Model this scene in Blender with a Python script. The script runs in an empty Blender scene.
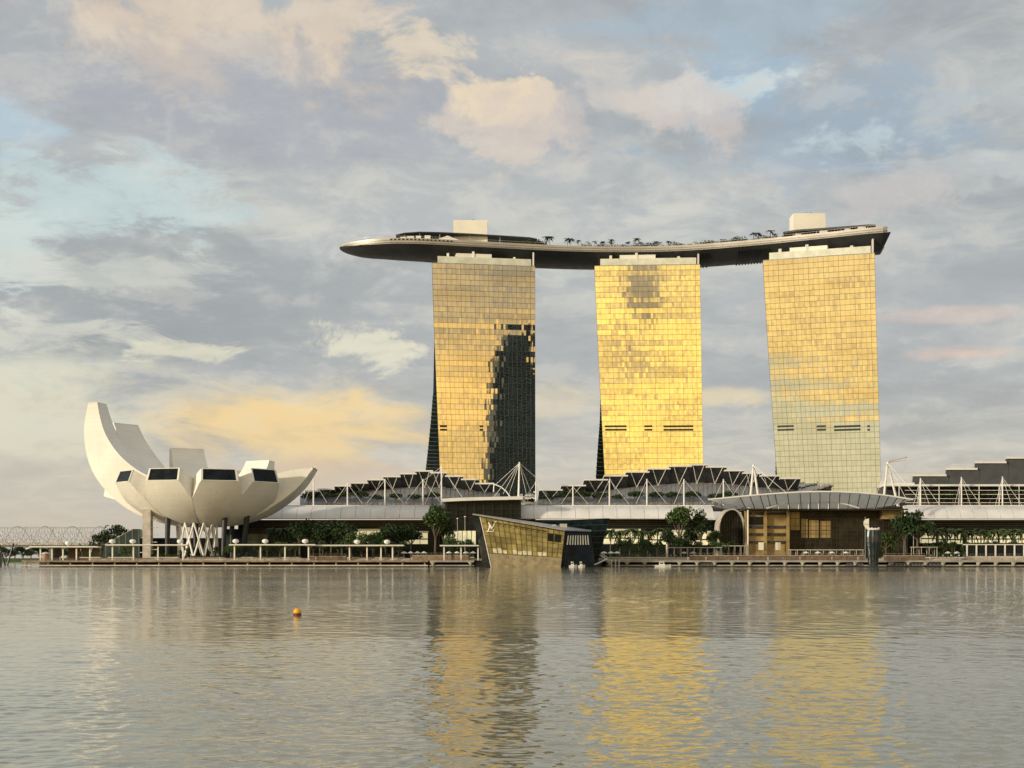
import bpy, math, random
import numpy as np
from mathutils import Vector

# ------------------------------------------------------------------ camera
SC = bpy.context.scene
COL = SC.collection
F = 1400.0            # focal length in pixels of the 1024 px wide picture
CAMZ = 4.0            # eye height above the water
HOR = 558.0           # picture row of the horizon
cam_d = bpy.data.cameras.new("camera")
cam = bpy.data.objects.new("camera", cam_d)
COL.objects.link(cam)
cam.location = (0, 0, CAMZ)
cam.rotation_euler = (math.radians(90), 0, 0)
cam_d.sensor_width = 36.0
cam_d.lens = 36.0 * F / 1024.0
cam_d.shift_y = (HOR - 384.0) / 1024.0
cam_d.clip_start = 0.5
cam_d.clip_end = 20000
SC.camera = cam

# ------------------------------------------------------------------ exposure
vs = SC.view_settings
vs.view_transform = 'Standard'
vs.look = 'None'
vs.exposure = 0.0
vs.gamma = 1.0
vs.use_curve_mapping = False

SUN_EL = math.radians(11)
SUN_AZ = math.radians(238)     # clockwise from +Y: behind the camera, to the left

# ------------------------------------------------------------------ sun
sun_d = bpy.data.lights.new("sun", 'SUN')
sun_d.energy = 3.4
sun_d.angle = math.radians(4)
sun_d.color = (1.0, 0.86, 0.64)
sun = bpy.data.objects.new("sun", sun_d)
COL.objects.link(sun)
_sd = Vector((math.sin(SUN_AZ) * math.cos(SUN_EL), math.cos(SUN_AZ) * math.cos(SUN_EL), math.sin(SUN_EL)))
sun.rotation_euler = (-_sd).to_track_quat('-Z', 'Y').to_euler()

# ------------------------------------------------------------------ sky
W = bpy.data.worlds.new("World")
SC.world = W
W.use_nodes = True
WT = W.node_tree
WT.nodes.clear()


class NB:
    """small node building helper"""
    def __init__(self, tree):
        self.t = tree

    def n(self, typ, **kw):
        nd = self.t.nodes.new(typ)
        for k, v in kw.items():
            setattr(nd, k, v)
        return nd

    def put(self, sock, v):
        if v is None:
            return
        if hasattr(v, 'is_output'):
            self.t.links.new(v, sock)
        elif isinstance(v, (int, float)):
            if sock.type in ('RGBA',):
                sock.default_value = (v, v, v, 1)
            elif sock.type == 'VECTOR':
                sock.default_value = (v, v, v)
            else:
                sock.default_value = v
        else:
            v = tuple(v)
            if sock.type == 'RGBA' and len(v) == 3:
                v = v + (1,)
            sock.default_value = v

    def m(self, op, a, b=None, c=None, clamp=False):
        nd = self.n('ShaderNodeMath', operation=op, use_clamp=clamp)
        for i, v in enumerate((a, b, c)):
            if v is not None:
                self.put(nd.inputs[i], v)
        return nd.outputs[0]

    def v(self, op, a, b=None, s=None):
        nd = self.n('ShaderNodeVectorMath', operation=op)
        self.put(nd.inputs[0], a)
        if b is not None:
            self.put(nd.inputs[1], b)
        if s is not None:
            self.put(nd.inputs['Scale'], s)
        return nd.outputs['Value'] if op in ('LENGTH', 'DOT_PRODUCT', 'DISTANCE') else nd.outputs[0]

    def sm(self, x, lo, hi, a=0.0, b=1.0, typ='SMOOTHSTEP'):
        nd = self.n('ShaderNodeMapRange', interpolation_type=typ)
        self.put(nd.inputs[0], x)
        for i, q in zip((1, 2, 3, 4), (lo, hi, a, b)):
            self.put(nd.inputs[i], q)
        return nd.outputs[0]

    def mix(self, f, a, b, blend='MIX'):
        nd = self.n('ShaderNodeMix', data_type='RGBA', blend_type=blend)
        self.put(nd.inputs[0], f)
        self.put(nd.inputs[6], a)
        self.put(nd.inputs[7], b)
        return nd.outputs[2]

    def noise(self, vec, scale, detail=4, rough=0.5, dist=0.0, dim='3D', lac=2.0):
        nd = self.n('ShaderNodeTexNoise', noise_dimensions=dim)
        if vec is not None:
            self.put(nd.inputs['Vector'], vec)
        self.put(nd.inputs['Scale'], scale)
        self.put(nd.inputs['Detail'], detail)
        self.put(nd.inputs['Roughness'], rough)
        self.put(nd.inputs['Distortion'], dist)
        self.put(nd.inputs['Lacunarity'], lac)
        return nd.outputs['Fac']

    def xyz(self, vec):
        nd = self.n('ShaderNodeSeparateXYZ')
        self.put(nd.inputs[0], vec)
        return nd.outputs

    def vec(self, x, y, z):
        nd = self.n('ShaderNodeCombineXYZ')
        for i, q in enumerate((x, y, z)):
            self.put(nd.inputs[i], q)
        return nd.outputs[0]


def sky_world():
    b = NB(WT)
    tc = b.n('ShaderNodeTexCoord').outputs['Generated']
    d = b.v('NORMALIZE', tc)
    X, Y, Z = b.xyz(d)
    zp = b.m('MAXIMUM', Z, 0.0)
    # cloud sheet overhead: the ray meets a flat layer, so clouds flatten towards the horizon
    den = b.m('ADD', zp, 0.16)
    cx = b.m('DIVIDE', X, den)
    cy = b.m('DIVIDE', Y, den)
    P = b.vec(cx, cy, 0.0)
    P = b.v('ADD', P, (3.1, 7.3, 1.7))
    big = b.noise(P, 1.15, 8, 0.58, 0.35)
    mid = b.noise(b.v('ADD', P, (11.0, 4.0, 2.0)), 2.6, 8, 0.6, 0.5)
    fine = b.noise(b.v('ADD', P, (5.0, 14.0, 6.0)), 6.0, 10, 0.66, 0.5)
    # puffy noise in plain direction space, for cumulus edges
    puff = b.noise(b.v('MULTIPLY', d, (1.0, 1.0, 1.5)), 15.0, 10, 0.64, 0.35)
    puff2 = b.noise(b.v('MULTIPLY', d, (1.0, 1.0, 3.2)), 9.0, 8, 0.62, 0.6)

    def blob(az, el, saz, sel, amp=0.9, nz=puff, lo=0.35, hi=1.05):
        """soft patch of sky round one compass direction (degrees; 0 = out over the bay)"""
        az, el = math.radians(az), math.radians(el)
        c = (math.sin(az) * math.cos(el), math.cos(az) * math.cos(el), math.sin(el))
        q = b.v('SUBTRACT', d, c)
        s = math.radians(saz)
        q = b.v('DIVIDE', q, (s, s * 1.5, math.radians(sel)))
        L = b.v('LENGTH', q)
        L = b.m('ADD', L, b.m('MULTIPLY', b.m('SUBTRACT', 0.5, nz), amp * 4.2))
        return b.sm(L, hi, lo)

    grey = b.mix(b.sm(mid, 0.35, 0.68), (0.385, 0.415, 0.435), (0.485, 0.51, 0.525))
    pale = b.mix(b.sm(fine, 0.4, 0.62), (0.52, 0.54, 0.54), (0.66, 0.66, 0.61))
    cover = b.sm(big, 0.43, 0.60)
    c = b.mix(cover, pale, grey)
    c = b.mix(b.m('MULTIPLY', b.sm(fine, 0.50, 0.68), 0.5), c, (0.64, 0.625, 0.585))

    front = b.sm(Y, 0.0, 0.25)

    def lay(c, mask, colr, amt=1.0):
        return b.mix(b.m('MULTIPLY', b.m('MULTIPLY', mask, amt), front), c, colr)

    # heavy lilac-grey bank right across the middle, darker on the left
    c = lay(c, blob(-14, 10.5, 13, 3.2, 0.7, puff2), (0.39, 0.415, 0.43), 0.8)
    c = lay(c, blob(-3, 8, 10, 4.5, 0.6, puff2), (0.43, 0.45, 0.465), 0.7)
    c = lay(c, blob(-10, 17.5, 17, 2.6, 0.6, puff2), (0.45, 0.465, 0.505), 0.8)
    c = lay(c, blob(14, 9, 10, 4.5, 0.5, puff2), (0.47, 0.485, 0.50), 0.7)
    # open strips of pale blue between the banks
    c = lay(c, blob(-17.0, 14.0, 5.5, 1.9, 0.95, fine), (0.60, 0.73, 0.73), 0.85)
    c = lay(c, blob(-20.3, 11.6, 2.6, 2.0, 0.95, fine), (0.68, 0.77, 0.74), 0.9)
    c = lay(c, blob(-15.5, 11.0, 5.0, 0.9, 0.95, fine), (0.66, 0.68, 0.62), 0.6)
    c = lay(c, blob(-18.5, 8.6, 5.0, 0.8, 0.95, fine), (0.74, 0.73, 0.64), 0.7)
    c = lay(c, blob(-20.0, 16.5, 3.0, 1.2, 0.9, puff2), (0.52, 0.66, 0.75), 0.8)
    c = lay(c, blob(9.0, 18.6, 3.4, 1.6, 0.95, fine), (0.40, 0.54, 0.66), 0.8)
    c = lay(c, blob(13.5, 16.5, 7.0, 2.4, 0.9, fine), (0.37, 0.47, 0.57), 0.75)
    c = lay(c, blob(8.0, 20.8, 8.0, 1.5, 0.7, puff2), (0.42, 0.53, 0.62), 0.7)
    c = lay(c, blob(-5.6, 8.6, 2.2, 0.8, 1.4, puff), (0.86, 0.82, 0.64), 0.85)
    c = lay(c, blob(-13.5, 8.2, 2.6, 0.5, 0.95, fine), (0.84, 0.80, 0.62), 0.75)
    c = lay(c, blob(9.3, 18.3, 2.4, 0.8, 1.5, puff), (0.64, 0.76, 0.79), 0.75)
    c = lay(c, blob(13.0, 16.2, 2.6, 0.9, 1.5, puff), (0.60, 0.70, 0.73), 0.65)
    c = lay(c, blob(18.5, 14.8, 3.5, 0.9, 1.4, puff2), (0.66, 0.67, 0.65), 0.5)
    # warm sunlit heads of cumulus
    c = lay(c, blob(-11, 19.8, 7.5, 1.9, 0.75), (0.68, 0.58, 0.50), 0.75)
    c = lay(c, blob(-9.5, 20.7, 5.5, 1.5, 1.3), (0.80, 0.66, 0.51), 0.7)
    c = lay(c, blob(-3.8, 20.0, 2.6, 0.9, 1.3), (0.84, 0.72, 0.55), 0.85)
    c = lay(c, blob(0.2, 17.7, 2.4, 1.5, 1.25), (0.78, 0.67, 0.56), 0.7)
    c = lay(c, blob(0.3, 18.3, 1.6, 0.9, 1.5), (0.95, 0.78, 0.55), 0.8)
    c = lay(c, blob(2.6, 17.6, 2.6, 1.6, 1.2), (0.70, 0.61, 0.55), 0.55)
    c = lay(c, blob(7.6, 17.4, 3.0, 1.5, 1.2), (0.72, 0.62, 0.56), 0.65)
    c = lay(c, blob(15.8, 14.0, 3.5, 1.0, 0.8), (0.66, 0.60, 0.58), 0.6)
    # clearing under the bank: cream and pale green, low on the left
    c = lay(c, blob(-19, 5.2, 6.5, 3.0, 0.45, puff2), (0.80, 0.79, 0.63), 0.95)
    c = lay(c, blob(-11, 6.3, 9.0, 1.3, 0.6, puff2), (0.80, 0.72, 0.55), 0.7)
    c = lay(c, blob(-9.2, 5.3, 6.8, 1.9, 0.6, puff2), (1.02, 0.74, 0.34), 0.97)
    c = lay(c, blob(-10.5, 3.2, 8.0, 0.9, 0.55, puff2), (0.78, 0.57, 0.40), 0.75)
    c = lay(c, blob(-20.0, 3.4, 3.0, 0.6, 0.7, puff2), (0.46, 0.44, 0.45), 0.6)
    # streaks by the towers and on the right
    c = lay(c, blob(7.8, 6.5, 3.2, 0.45, 0.7, puff2), (0.82, 0.70, 0.48), 0.85)
    c = lay(c, blob(1.5, 6.4, 3.5, 0.8, 0.7, puff2), (0.78, 0.69, 0.52), 0.75)
    c = lay(c, blob(18.2, 7.9, 3.0, 0.35, 0.6, puff2), (0.80, 0.60, 0.50), 0.75)
    c = lay(c, blob(17.5, 9.4, 3.0, 0.35, 0.6, puff2), (0.72, 0.58, 0.52), 0.6)
    # relief: the side of each cloud that faces the low sun is brighter than its far side
    rel1 = b.m('SUBTRACT', mid, b.noise(b.v('ADD', P, (11.07, 4.13, 2.0)), 2.6, 8, 0.6, 0.5))
    rel2 = b.m('SUBTRACT', puff, b.noise(b.v('ADD', b.v('MULTIPLY', d, (1.0, 1.0, 1.5)), (-0.006, 0.0, -0.016)), 15.0, 10, 0.64, 0.35))
    rel = b.m('ADD', b.m('MULTIPLY', rel1, 0.9), b.m('MULTIPLY', rel2, 0.75))
    c = b.mix(b.m('MULTIPLY', b.sm(rel, 0.0, -0.17), 0.30), c, b.mix(0.5, c, (0.27, 0.285, 0.31)))
    c = b.mix(b.m('MULTIPLY', b.sm(rel, 0.01, 0.18), 0.42), c, b.mix(0.55, c, (0.88, 0.82, 0.70)))
    # band of dim warm air along the horizon
    low = b.sm(Z, 0.085, 0.0)
    c = lay(c, b.sm(Z, 0.15, 0.03), (0.68, 0.60, 0.48), 0.45)
    c = lay(c, low, (0.66, 0.58, 0.47), 0.75)
    c = lay(c, b.sm(Z, 0.028, 0.0), (0.58, 0.54, 0.48), 0.7)

    # ---- the western sky behind the camera: bright gold under a broken cloud deck
    g = math.radians(4)
    gd = b.v('DOT_PRODUCT', d, (0.0, -math.cos(g), math.sin(g)))
    rag = b.m('MULTIPLY', b.m('SUBTRACT', puff2, 0.5), 0.10)
    gd2 = b.m('ADD', gd, rag)
    glow = b.sm(gd2, 0.50, 0.90)
    elf = b.sm(b.m('ADD', Z, b.m('MULTIPLY', b.m('SUBTRACT', mid, 0.5), 0.10)), 0.42, 0.13)
    glow = b.m('MULTIPLY', glow, elf)
    gold = b.mix(b.sm(gd2, 0.86, 1.0), (1.60, 1.02, 0.28), (2.2, 1.47, 0.33))
    side = b.sm(X, 0.10, 0.30)
    gold = b.mix(b.m('MULTIPLY', side, 0.8), gold, (1.62, 0.96, 0.29))
    gold = b.mix(b.sm(X, -0.28, -0.40), gold, (1.58, 1.06, 0.34))
    gold = b.mix(b.m('MULTIPLY', side, b.sm(b.m('ADD', Z, b.m('MULTIPLY', b.m('SUBTRACT', puff2, 0.5), 0.10)), 0.125, 0.19)), gold, (0.62, 0.46, 0.25))
    streak = b.noise(b.v('MULTIPLY', d, (1.0, 1.0, 9.0)), 7.0, 9, 0.66, 0.5)
    gold = b.mix(b.sm(streak, 0.42, 0.66), gold, (1.08, 0.72, 0.27))
    c = b.mix(glow, c, gold)
    # a pale bank lying low in the south-west
    bank = b.m('MULTIPLY', b.sm(X, -0.22, -0.34), b.sm(b.m('ADD', Z, b.m('MULTIPLY', b.m('SUBTRACT', puff2, 0.5), 0.05)), 0.10, 0.070))
    c = b.mix(b.m('MULTIPLY', b.m('MULTIPLY', bank, b.sm(Y, 0.0, -0.2)), 0.9), c, (0.88, 0.85, 0.56))
    # unseen dark ragged cloud, added to darken the middle tower's mirrored top
    az = math.radians(182.2)
    cc = (math.sin(az) * 0.98, math.cos(az) * 0.98, 0.187)
    q = b.v('DIVIDE', b.v('SUBTRACT', d, cc), (0.020, 0.25, 0.036))
    L = b.m('ADD', b.v('LENGTH', q), b.m('MULTIPLY', b.m('SUBTRACT', puff, 0.5), 1.4))
    c = b.mix(b.m('MULTIPLY', b.sm(L, 1.05, 0.5), 0.8), c, (0.40, 0.33, 0.24))

    cloud_bg = b.n('ShaderNodeBackground')
    b.put(cloud_bg.inputs[0], c)
    cloud_bg.inputs[1].default_value = 1.0
    sky = b.n('ShaderNodeTexSky', sky_type='NISHITA')
    sky.sun_disc = False
    sky.sun_elevation = SUN_EL
    sky.sun_rotation = SUN_AZ
    sky.air_density = 1.2
    sky.dust_density = 2.5
    air_bg = b.n('ShaderNodeBackground')
    b.put(air_bg.inputs[0], sky.outputs[0])
    air_bg.inputs[1].default_value = 0.10
    mx = b.n('ShaderNodeMixShader')
    mx.inputs[0].default_value = 0.90
    WT.links.new(air_bg.outputs[0], mx.inputs[1])
    WT.links.new(cloud_bg.outputs[0], mx.inputs[2])
    out = b.n('ShaderNodeOutputWorld')
    WT.links.new(mx.outputs[0], out.inputs[0])


sky_world()

# ------------------------------------------------------------------ helpers
def at(px, py, y):
    """a point of the place, from where it shows in the picture and how far away it stands"""
    return Vector(((px - 512.0) / F * y, y, CAMZ + (HOR - py) / F * y))


def xat(px, y):
    return (px - 512.0) / F * y


def zat(py, y):
    return CAMZ + (HOR - py) / F * y


class MB:
    def __init__(self):
        self.v, self.f = [], []

    def quad(self, a, b, c, d):
        i = len(self.v)
        self.v += [tuple(a), tuple(b), tuple(c), tuple(d)]
        self.f.append((i, i + 1, i + 2, i + 3))
        return self

    def poly(self, pts):
        i = len(self.v)
        self.v += [tuple(p) for p in pts]
        self.f.append(tuple(range(i, i + len(pts))))
        return self

    def box(self, x0, x1, y0, y1, z0, z1):
        i = len(self.v)
        self.v += [(x0, y0, z0), (x1, y0, z0), (x1, y1, z0), (x0, y1, z0),
                   (x0, y0, z1), (x1, y0, z1), (x1, y1, z1), (x0, y1, z1)]
        for q in ((0, 3, 2, 1), (4, 5, 6, 7), (0, 1, 5, 4), (1, 2, 6, 5), (2, 3, 7, 6), (3, 0, 4, 7)):
            self.f.append(tuple(i + k for k in q))
        return self

    def bar(self, p, q, r, r2=None, n=6, up=None):
        p, q = Vector(p), Vector(q)
        r2 = r if r2 is None else r2
        d = (q - p)
        if d.length < 1e-6:
            return self
        d.normalize()
        u = d.orthogonal().normalized()
        if n == 4:
            w = Vector((0, 0, 1)) if abs(d.z) < 0.9 else Vector((1, 0, 0))
            u = d.cross(w).normalized()
        w = d.cross(u)
        i = len(self.v)
        off = math.pi / 4 if n == 4 else 0
        for (c, rr) in ((p, r), (q, r2)):
            for k in range(n):
                a = 2 * math.pi * k / n + off
                self.v.append(tuple(c + (u * math.cos(a) + w * math.sin(a)) * rr))
        for k in range(n):
            k2 = (k + 1) % n
            self.f.append((i + k, i + k2, i + n + k2, i + n + k))
        self.f.append(tuple(i + k for k in reversed(range(n))))
        self.f.append(tuple(i + n + k for k in range(n)))
        return self

    def tube(self, pts, r, n=6):
        for a, c in zip(pts[:-1], pts[1:]):
            self.bar(a, c, r if not callable(r) else r(a), None, n)
        return self

    def loft(self, rings, closed=True, cap=True):
        i = len(self.v)
        n = len(rings[0])
        for rg in rings:
            self.v += [tuple(p) for p in rg]
        for s in range(len(rings) - 1):
            for k in range(n if closed else n - 1):
                k2 = (k + 1) % n
                a, c = i + s * n, i + (s + 1) * n
                self.f.append((a + k, a + k2, c + k2, c + k))
        if cap and closed:
            self.f.append(tuple(i + k for k in reversed(range(n))))
            self.f.append(tuple(i + (len(rings) - 1) * n + k for k in range(n)))
        return self

    def lathe(self, prof, n=16, c=(0, 0, 0)):
        rings = []
        for (r, z) in prof:
            rings.append([(c[0] + r * math.cos(2 * math.pi * k / n), c[1] + r * math.sin(2 * math.pi * k / n), c[2] + z) for k in range(n)])
        return self.loft(rings)

    def extrude(self, outline, y0, y1):
        """outline of (x, z) pairs, given a real thickness from y0 to y1"""
        n = len(outline)
        return self.loft([[(x, y0, z) for x, z in outline], [(x, y1, z) for x, z in outline]])

    def mesh(self, name, m=None, smooth=False):
        me = bpy.data.meshes.new(name)
        me.from_pydata(self.v, [], self.f)
        if m:
            me.materials.append(m)
        if smooth:
            me.shade_smooth()
        me.update()
        return me

    def build(self, name, m=None, parent=None, smooth=False, label=None, sharp=None):
        me = self.mesh(name, m, smooth)
        if smooth and sharp is not None:
            me.set_sharp_from_angle(angle=math.radians(sharp))
        o = bpy.data.objects.new(name, me)
        COL.objects.link(o)
        if parent is not None:
            o.parent = parent
            o.matrix_parent_inverse.identity()
            # parts are written in world coordinates: bring them into the thing's own frame
            base = parent
            off = Vector((0, 0, 0))
            while base is not None:
                off += base.location
                base = base.parent
            me.transform(__import__('mathutils').Matrix.Translation(-off))
        if label:
            o['label'] = label
        return o


def tag(o, label, cat, group=None):
    o['label'] = label
    o['category'] = cat
    if group:
        o['group'] = group
    return o


def struct(name, mb, m, smooth=False):
    o = mb.build(name, m, None, smooth)
    o['kind'] = 'structure'
    return o


def thing(name, loc, label, cat, group=None):
    o = bpy.data.objects.new(name, None)
    o.empty_display_size = 0.5
    o.location = loc
    COL.objects.link(o)
    return tag(o, label, cat, group)


def copy_thing(root, loc, label=None, rotz=0.0, scale=1.0):
    r = root.copy()
    COL.objects.link(r)
    r.location = loc
    r.rotation_euler = (0, 0, rotz)
    r.scale = (scale,) * 3 if not isinstance(scale, tuple) else scale
    if label:
        r['label'] = label
    for ch in list(root.children):
        c = ch.copy()
        COL.objects.link(c)
        c.parent = r
        for g in list(ch.children):
            e = g.copy()
            COL.objects.link(e)
            e.parent = c
    return r


ORD = ['first', 'second', 'third', 'fourth', 'fifth', 'sixth', 'seventh', 'eighth', 'ninth', 'tenth',
       'eleventh', 'twelfth', 'thirteenth', 'fourteenth', 'fifteenth', 'sixteenth', 'seventeenth',
       'eighteenth', 'nineteenth', 'twentieth', 'twenty-first', 'twenty-second', 'twenty-third', 'twenty-fourth',
       'twenty-fifth', 'twenty-sixth', 'twenty-seventh', 'twenty-eighth', 'twenty-ninth', 'thirtieth']


def lerp(a, b, t):
    return a + (b - a) * t


def pl(pts, x):
    """piecewise linear lookup"""
    return float(np.interp(x, [p[0] for p in pts], [p[1] for p in pts]))


# ------------------------------------------------------------------ materials
MATS = {}


def mat(name, col, rough=0.6, metal=0.0, var=0.18, scale=0.35, bump=0.0, bscale=3.0, island=0.0, emit=None, estr=0.0, spec=0.5, col2=None):
    m = bpy.data.materials.new(name)
    m.use_nodes = True
    t = m.node_tree
    b = NB(t)
    p = t.nodes['Principled BSDF']
    pos = b.n('ShaderNodeTexCoord').outputs['Object']
    nz = b.noise(pos, scale, 5, 0.6)
    hi = tuple(min(1.0, q * (1 + var)) for q in col) if col2 is None else col2
    lo = tuple(q * (1 - var) for q in col)
    c = b.mix(b.sm(nz, 0.3, 0.7), lo, hi)
    if island:
        ri = b.n('ShaderNodeNewGeometry').outputs['Random Per Island']
        k = b.sm(ri, 0, 1, 1 - island, 1 + island, 'LINEAR')
        c = b.v('SCALE', c, None, k)
    b.put(p.inputs['Base Color'], c)
    b.put(p.inputs['Roughness'], b.sm(b.noise(pos, scale * 4, 3), 0.3, 0.7, max(0.02, rough * 0.85), min(1, rough * 1.15)))
    p.inputs['Metallic'].default_value = metal
    p.inputs['Specular IOR Level'].default_value = spec
    if bump:
        bn = b.n('ShaderNodeBump')
        bn.inputs['Strength'].default_value = bump
        bn.inputs['Distance'].default_value = 0.1
        b.put(bn.inputs['Height'], b.noise(pos, bscale, 4))
        t.links.new(bn.outputs[0], p.inputs['Normal'])
    if emit:
        b.put(p.inputs['Emission Color'], emit)
        p.inputs['Emission Strength'].default_value = estr
    MATS[name] = m
    return m


M = {}
M['white'] = mat('white_paint', (0.74, 0.72, 0.68), 0.45, var=0.07, scale=0.12)
M['white_steel'] = mat('white_steel', (0.78, 0.77, 0.74), 0.4, var=0.06)
M['panel_white'] = mat('white_roof_panel', (0.70, 0.69, 0.68), 0.5, var=0.10, scale=0.08, island=0.06)
M['cream'] = mat('cream_cladding', (0.80, 0.77, 0.68), 0.5, var=0.05, scale=0.1)
M['grey_roof'] = mat('grey_metal_roof', (0.27, 0.28, 0.30), 0.45, 0.2, var=0.15, scale=0.1)
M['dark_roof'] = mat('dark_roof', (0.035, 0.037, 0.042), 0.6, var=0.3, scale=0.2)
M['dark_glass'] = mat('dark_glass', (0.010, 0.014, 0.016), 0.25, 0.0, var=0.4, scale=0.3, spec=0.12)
M['teal_glass'] = mat('teal_glass', (0.022, 0.045, 0.050), 0.15, 0.0, var=0.35, scale=0.25, island=0.35, spec=0.3)
M['blue_glass'] = mat('blue_glass', (0.006, 0.013, 0.018), 0.18, 0.0, var=0.4, scale=0.3, island=0.4, spec=0.2)
M['dark_metal'] = mat('dark_metal', (0.03, 0.032, 0.034), 0.4, 0.4, var=0.25)
M['canopy_glass'] = mat('canopy_glass', (0.66, 0.66, 0.62), 0.35, 0.0, var=0.12, scale=0.15)
_t = M['canopy_glass'].node_tree
_tr = _t.nodes.new('ShaderNodeBsdfTranslucent')
_tr.inputs[0].default_value = (0.95, 0.95, 0.92, 1)
_mx = _t.nodes.new('ShaderNodeMixShader')
_mx.inputs[0].default_value = 0.6
_t.links.new(_t.nodes['Principled BSDF'].outputs[0], _mx.inputs[1])
_t.links.new(_tr.outputs[0], _mx.inputs[2])
_t.links.new(_mx.outputs[0], _t.nodes['Material Output'].inputs[0])
M['pale_steel'] = mat('pale_steel', (0.50, 0.49, 0.46), 0.45, 0.2, var=0.1)
M['rail_brown'] = mat('rail_brown', (0.15, 0.105, 0.07), 0.7, var=0.3, scale=0.6)
M['mullion'] = mat('mullion', (0.055, 0.048, 0.036), 0.5, 0.3, var=0.2)
M['grey_metal'] = mat('grey_metal', (0.34, 0.34, 0.34), 0.4, 0.5, var=0.15)
M['hull'] = mat('hull_panel_shaded', (0.034, 0.035, 0.039), 0.42, 0.1, var=0.25, scale=0.06, island=0.08)  # light grey panels; the underside's shade is put into this near-black colour
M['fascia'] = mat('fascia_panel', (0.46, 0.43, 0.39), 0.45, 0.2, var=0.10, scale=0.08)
M['concrete'] = mat('concrete', (0.30, 0.28, 0.25), 0.8, var=0.22, scale=0.25, bump=0.3)
M['pale_concrete'] = mat('pale_concrete', (0.47, 0.43, 0.37), 0.75, var=0.18, scale=0.3, bump=0.2)
M['timber'] = mat('timber_deck', (0.24, 0.18, 0.12), 0.75, var=0.3, scale=0.5, bump=0.3, bscale=6)
M['paving'] = mat('paving', (0.29, 0.26, 0.22), 0.8, var=0.25, scale=0.15, bump=0.2)
M['gold_cladding'] = mat('gold_cladding', (0.35, 0.26, 0.12), 0.45, 0.25, var=0.25, scale=0.2, island=0.12)
M['leaf'] = mat('leaf', (0.065, 0.105, 0.03), 0.6, var=0.45, scale=0.4, island=0.6, spec=0.15)
M['dark_leaf'] = mat('dark_leaf', (0.034, 0.058, 0.022), 0.6, var=0.45, scale=0.4, island=0.55, spec=0.15)
M['palm_leaf'] = mat('palm_leaf', (0.06, 0.085, 0.025), 0.55, var=0.4, scale=0.5, island=0.5, spec=0.15)
M['bark'] = mat('bark', (0.12, 0.095, 0.07), 0.9, var=0.35, scale=1.5, bump=0.5)
M['hedge'] = mat('hedge_leaf', (0.05, 0.085, 0.022), 0.7, var=0.5, scale=0.6, island=0.5, spec=0.15)
M['yellow'] = mat('yellow_paint', (0.85, 0.42, 0.02), 0.45, var=0.12, scale=3)
M['red'] = mat('red_paint', (0.10, 0.015, 0.01), 0.6, var=0.3, scale=3)
M['shop_light'] = mat('lit_shop_glass', (0.45, 0.42, 0.30), 0.3, var=0.5, scale=0.45, emit=(1.0, 0.86, 0.50), estr=0.55)
M['lamp_light'] = mat('lamp_glow', (0.8, 0.7, 0.5), 0.5, emit=(1.0, 0.74, 0.38), estr=2.5)
M['column_black'] = mat('column_black', (0.012, 0.013, 0.016), 0.5, var=0.3)
M['slate'] = mat('slate_soffit', (0.065, 0.070, 0.078), 0.6, var=0.2, scale=0.15)
M['rubber'] = mat('black_rubber', (0.015, 0.015, 0.017), 0.8, var=0.3)
M['vase'] = mat('vase_panel', (0.016, 0.026, 0.030), 0.3, 0.3, var=0.4, scale=0.3)
M['skin'] = mat('skin', (0.35, 0.21, 0.14), 0.6)
# ------------------------------------------------------------------ water
def water_material():
    m = bpy.data.materials.new('bay_water')
    m.use_nodes = True
    t = m.node_tree
    b = NB(t)
    p = t.nodes['Principled BSDF']
    pos = b.n('ShaderNodeNewGeometry').outputs['Position']
    patch = b.noise(b.v('MULTIPLY', pos, (0.012, 0.03, 1)), 1.0, 4)
    c = b.mix(b.sm(patch, 0.35, 0.65), (0.25, 0.245, 0.17), (0.30, 0.29, 0.20))
    b.put(p.inputs['Base Color'], c)
    p.inputs['Roughness'].default_value = 0.03
    p.inputs['Metallic'].default_value = 0.26
    p.inputs['IOR'].default_value = 1.5
    n1 = b.noise(b.v('MULTIPLY', pos, (1.1, 2.2, 1.0)), 1.0, 5, 0.6, 0.3)
    n2 = b.noise(b.v('MULTIPLY', pos, (4.0, 7.0, 1.0)), 1.0, 3, 0.55)
    h = b.m('ADD', n1, b.m('MULTIPLY', n2, 0.25))
    bn = b.n('ShaderNodeBump')
    bn.inputs['Distance'].default_value = 0.045
    b.put(bn.inputs['Strength'], b.m('MULTIPLY', b.sm(patch, 0.3, 0.7, 0.5, 1.0), b.sm(b.xyz(pos)[1], 40.0, 220.0, 0.25, 1.0)))
    b.put(bn.inputs['Height'], h)
    t.links.new(bn.outputs[0], p.inputs['Normal'])
    return m


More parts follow.
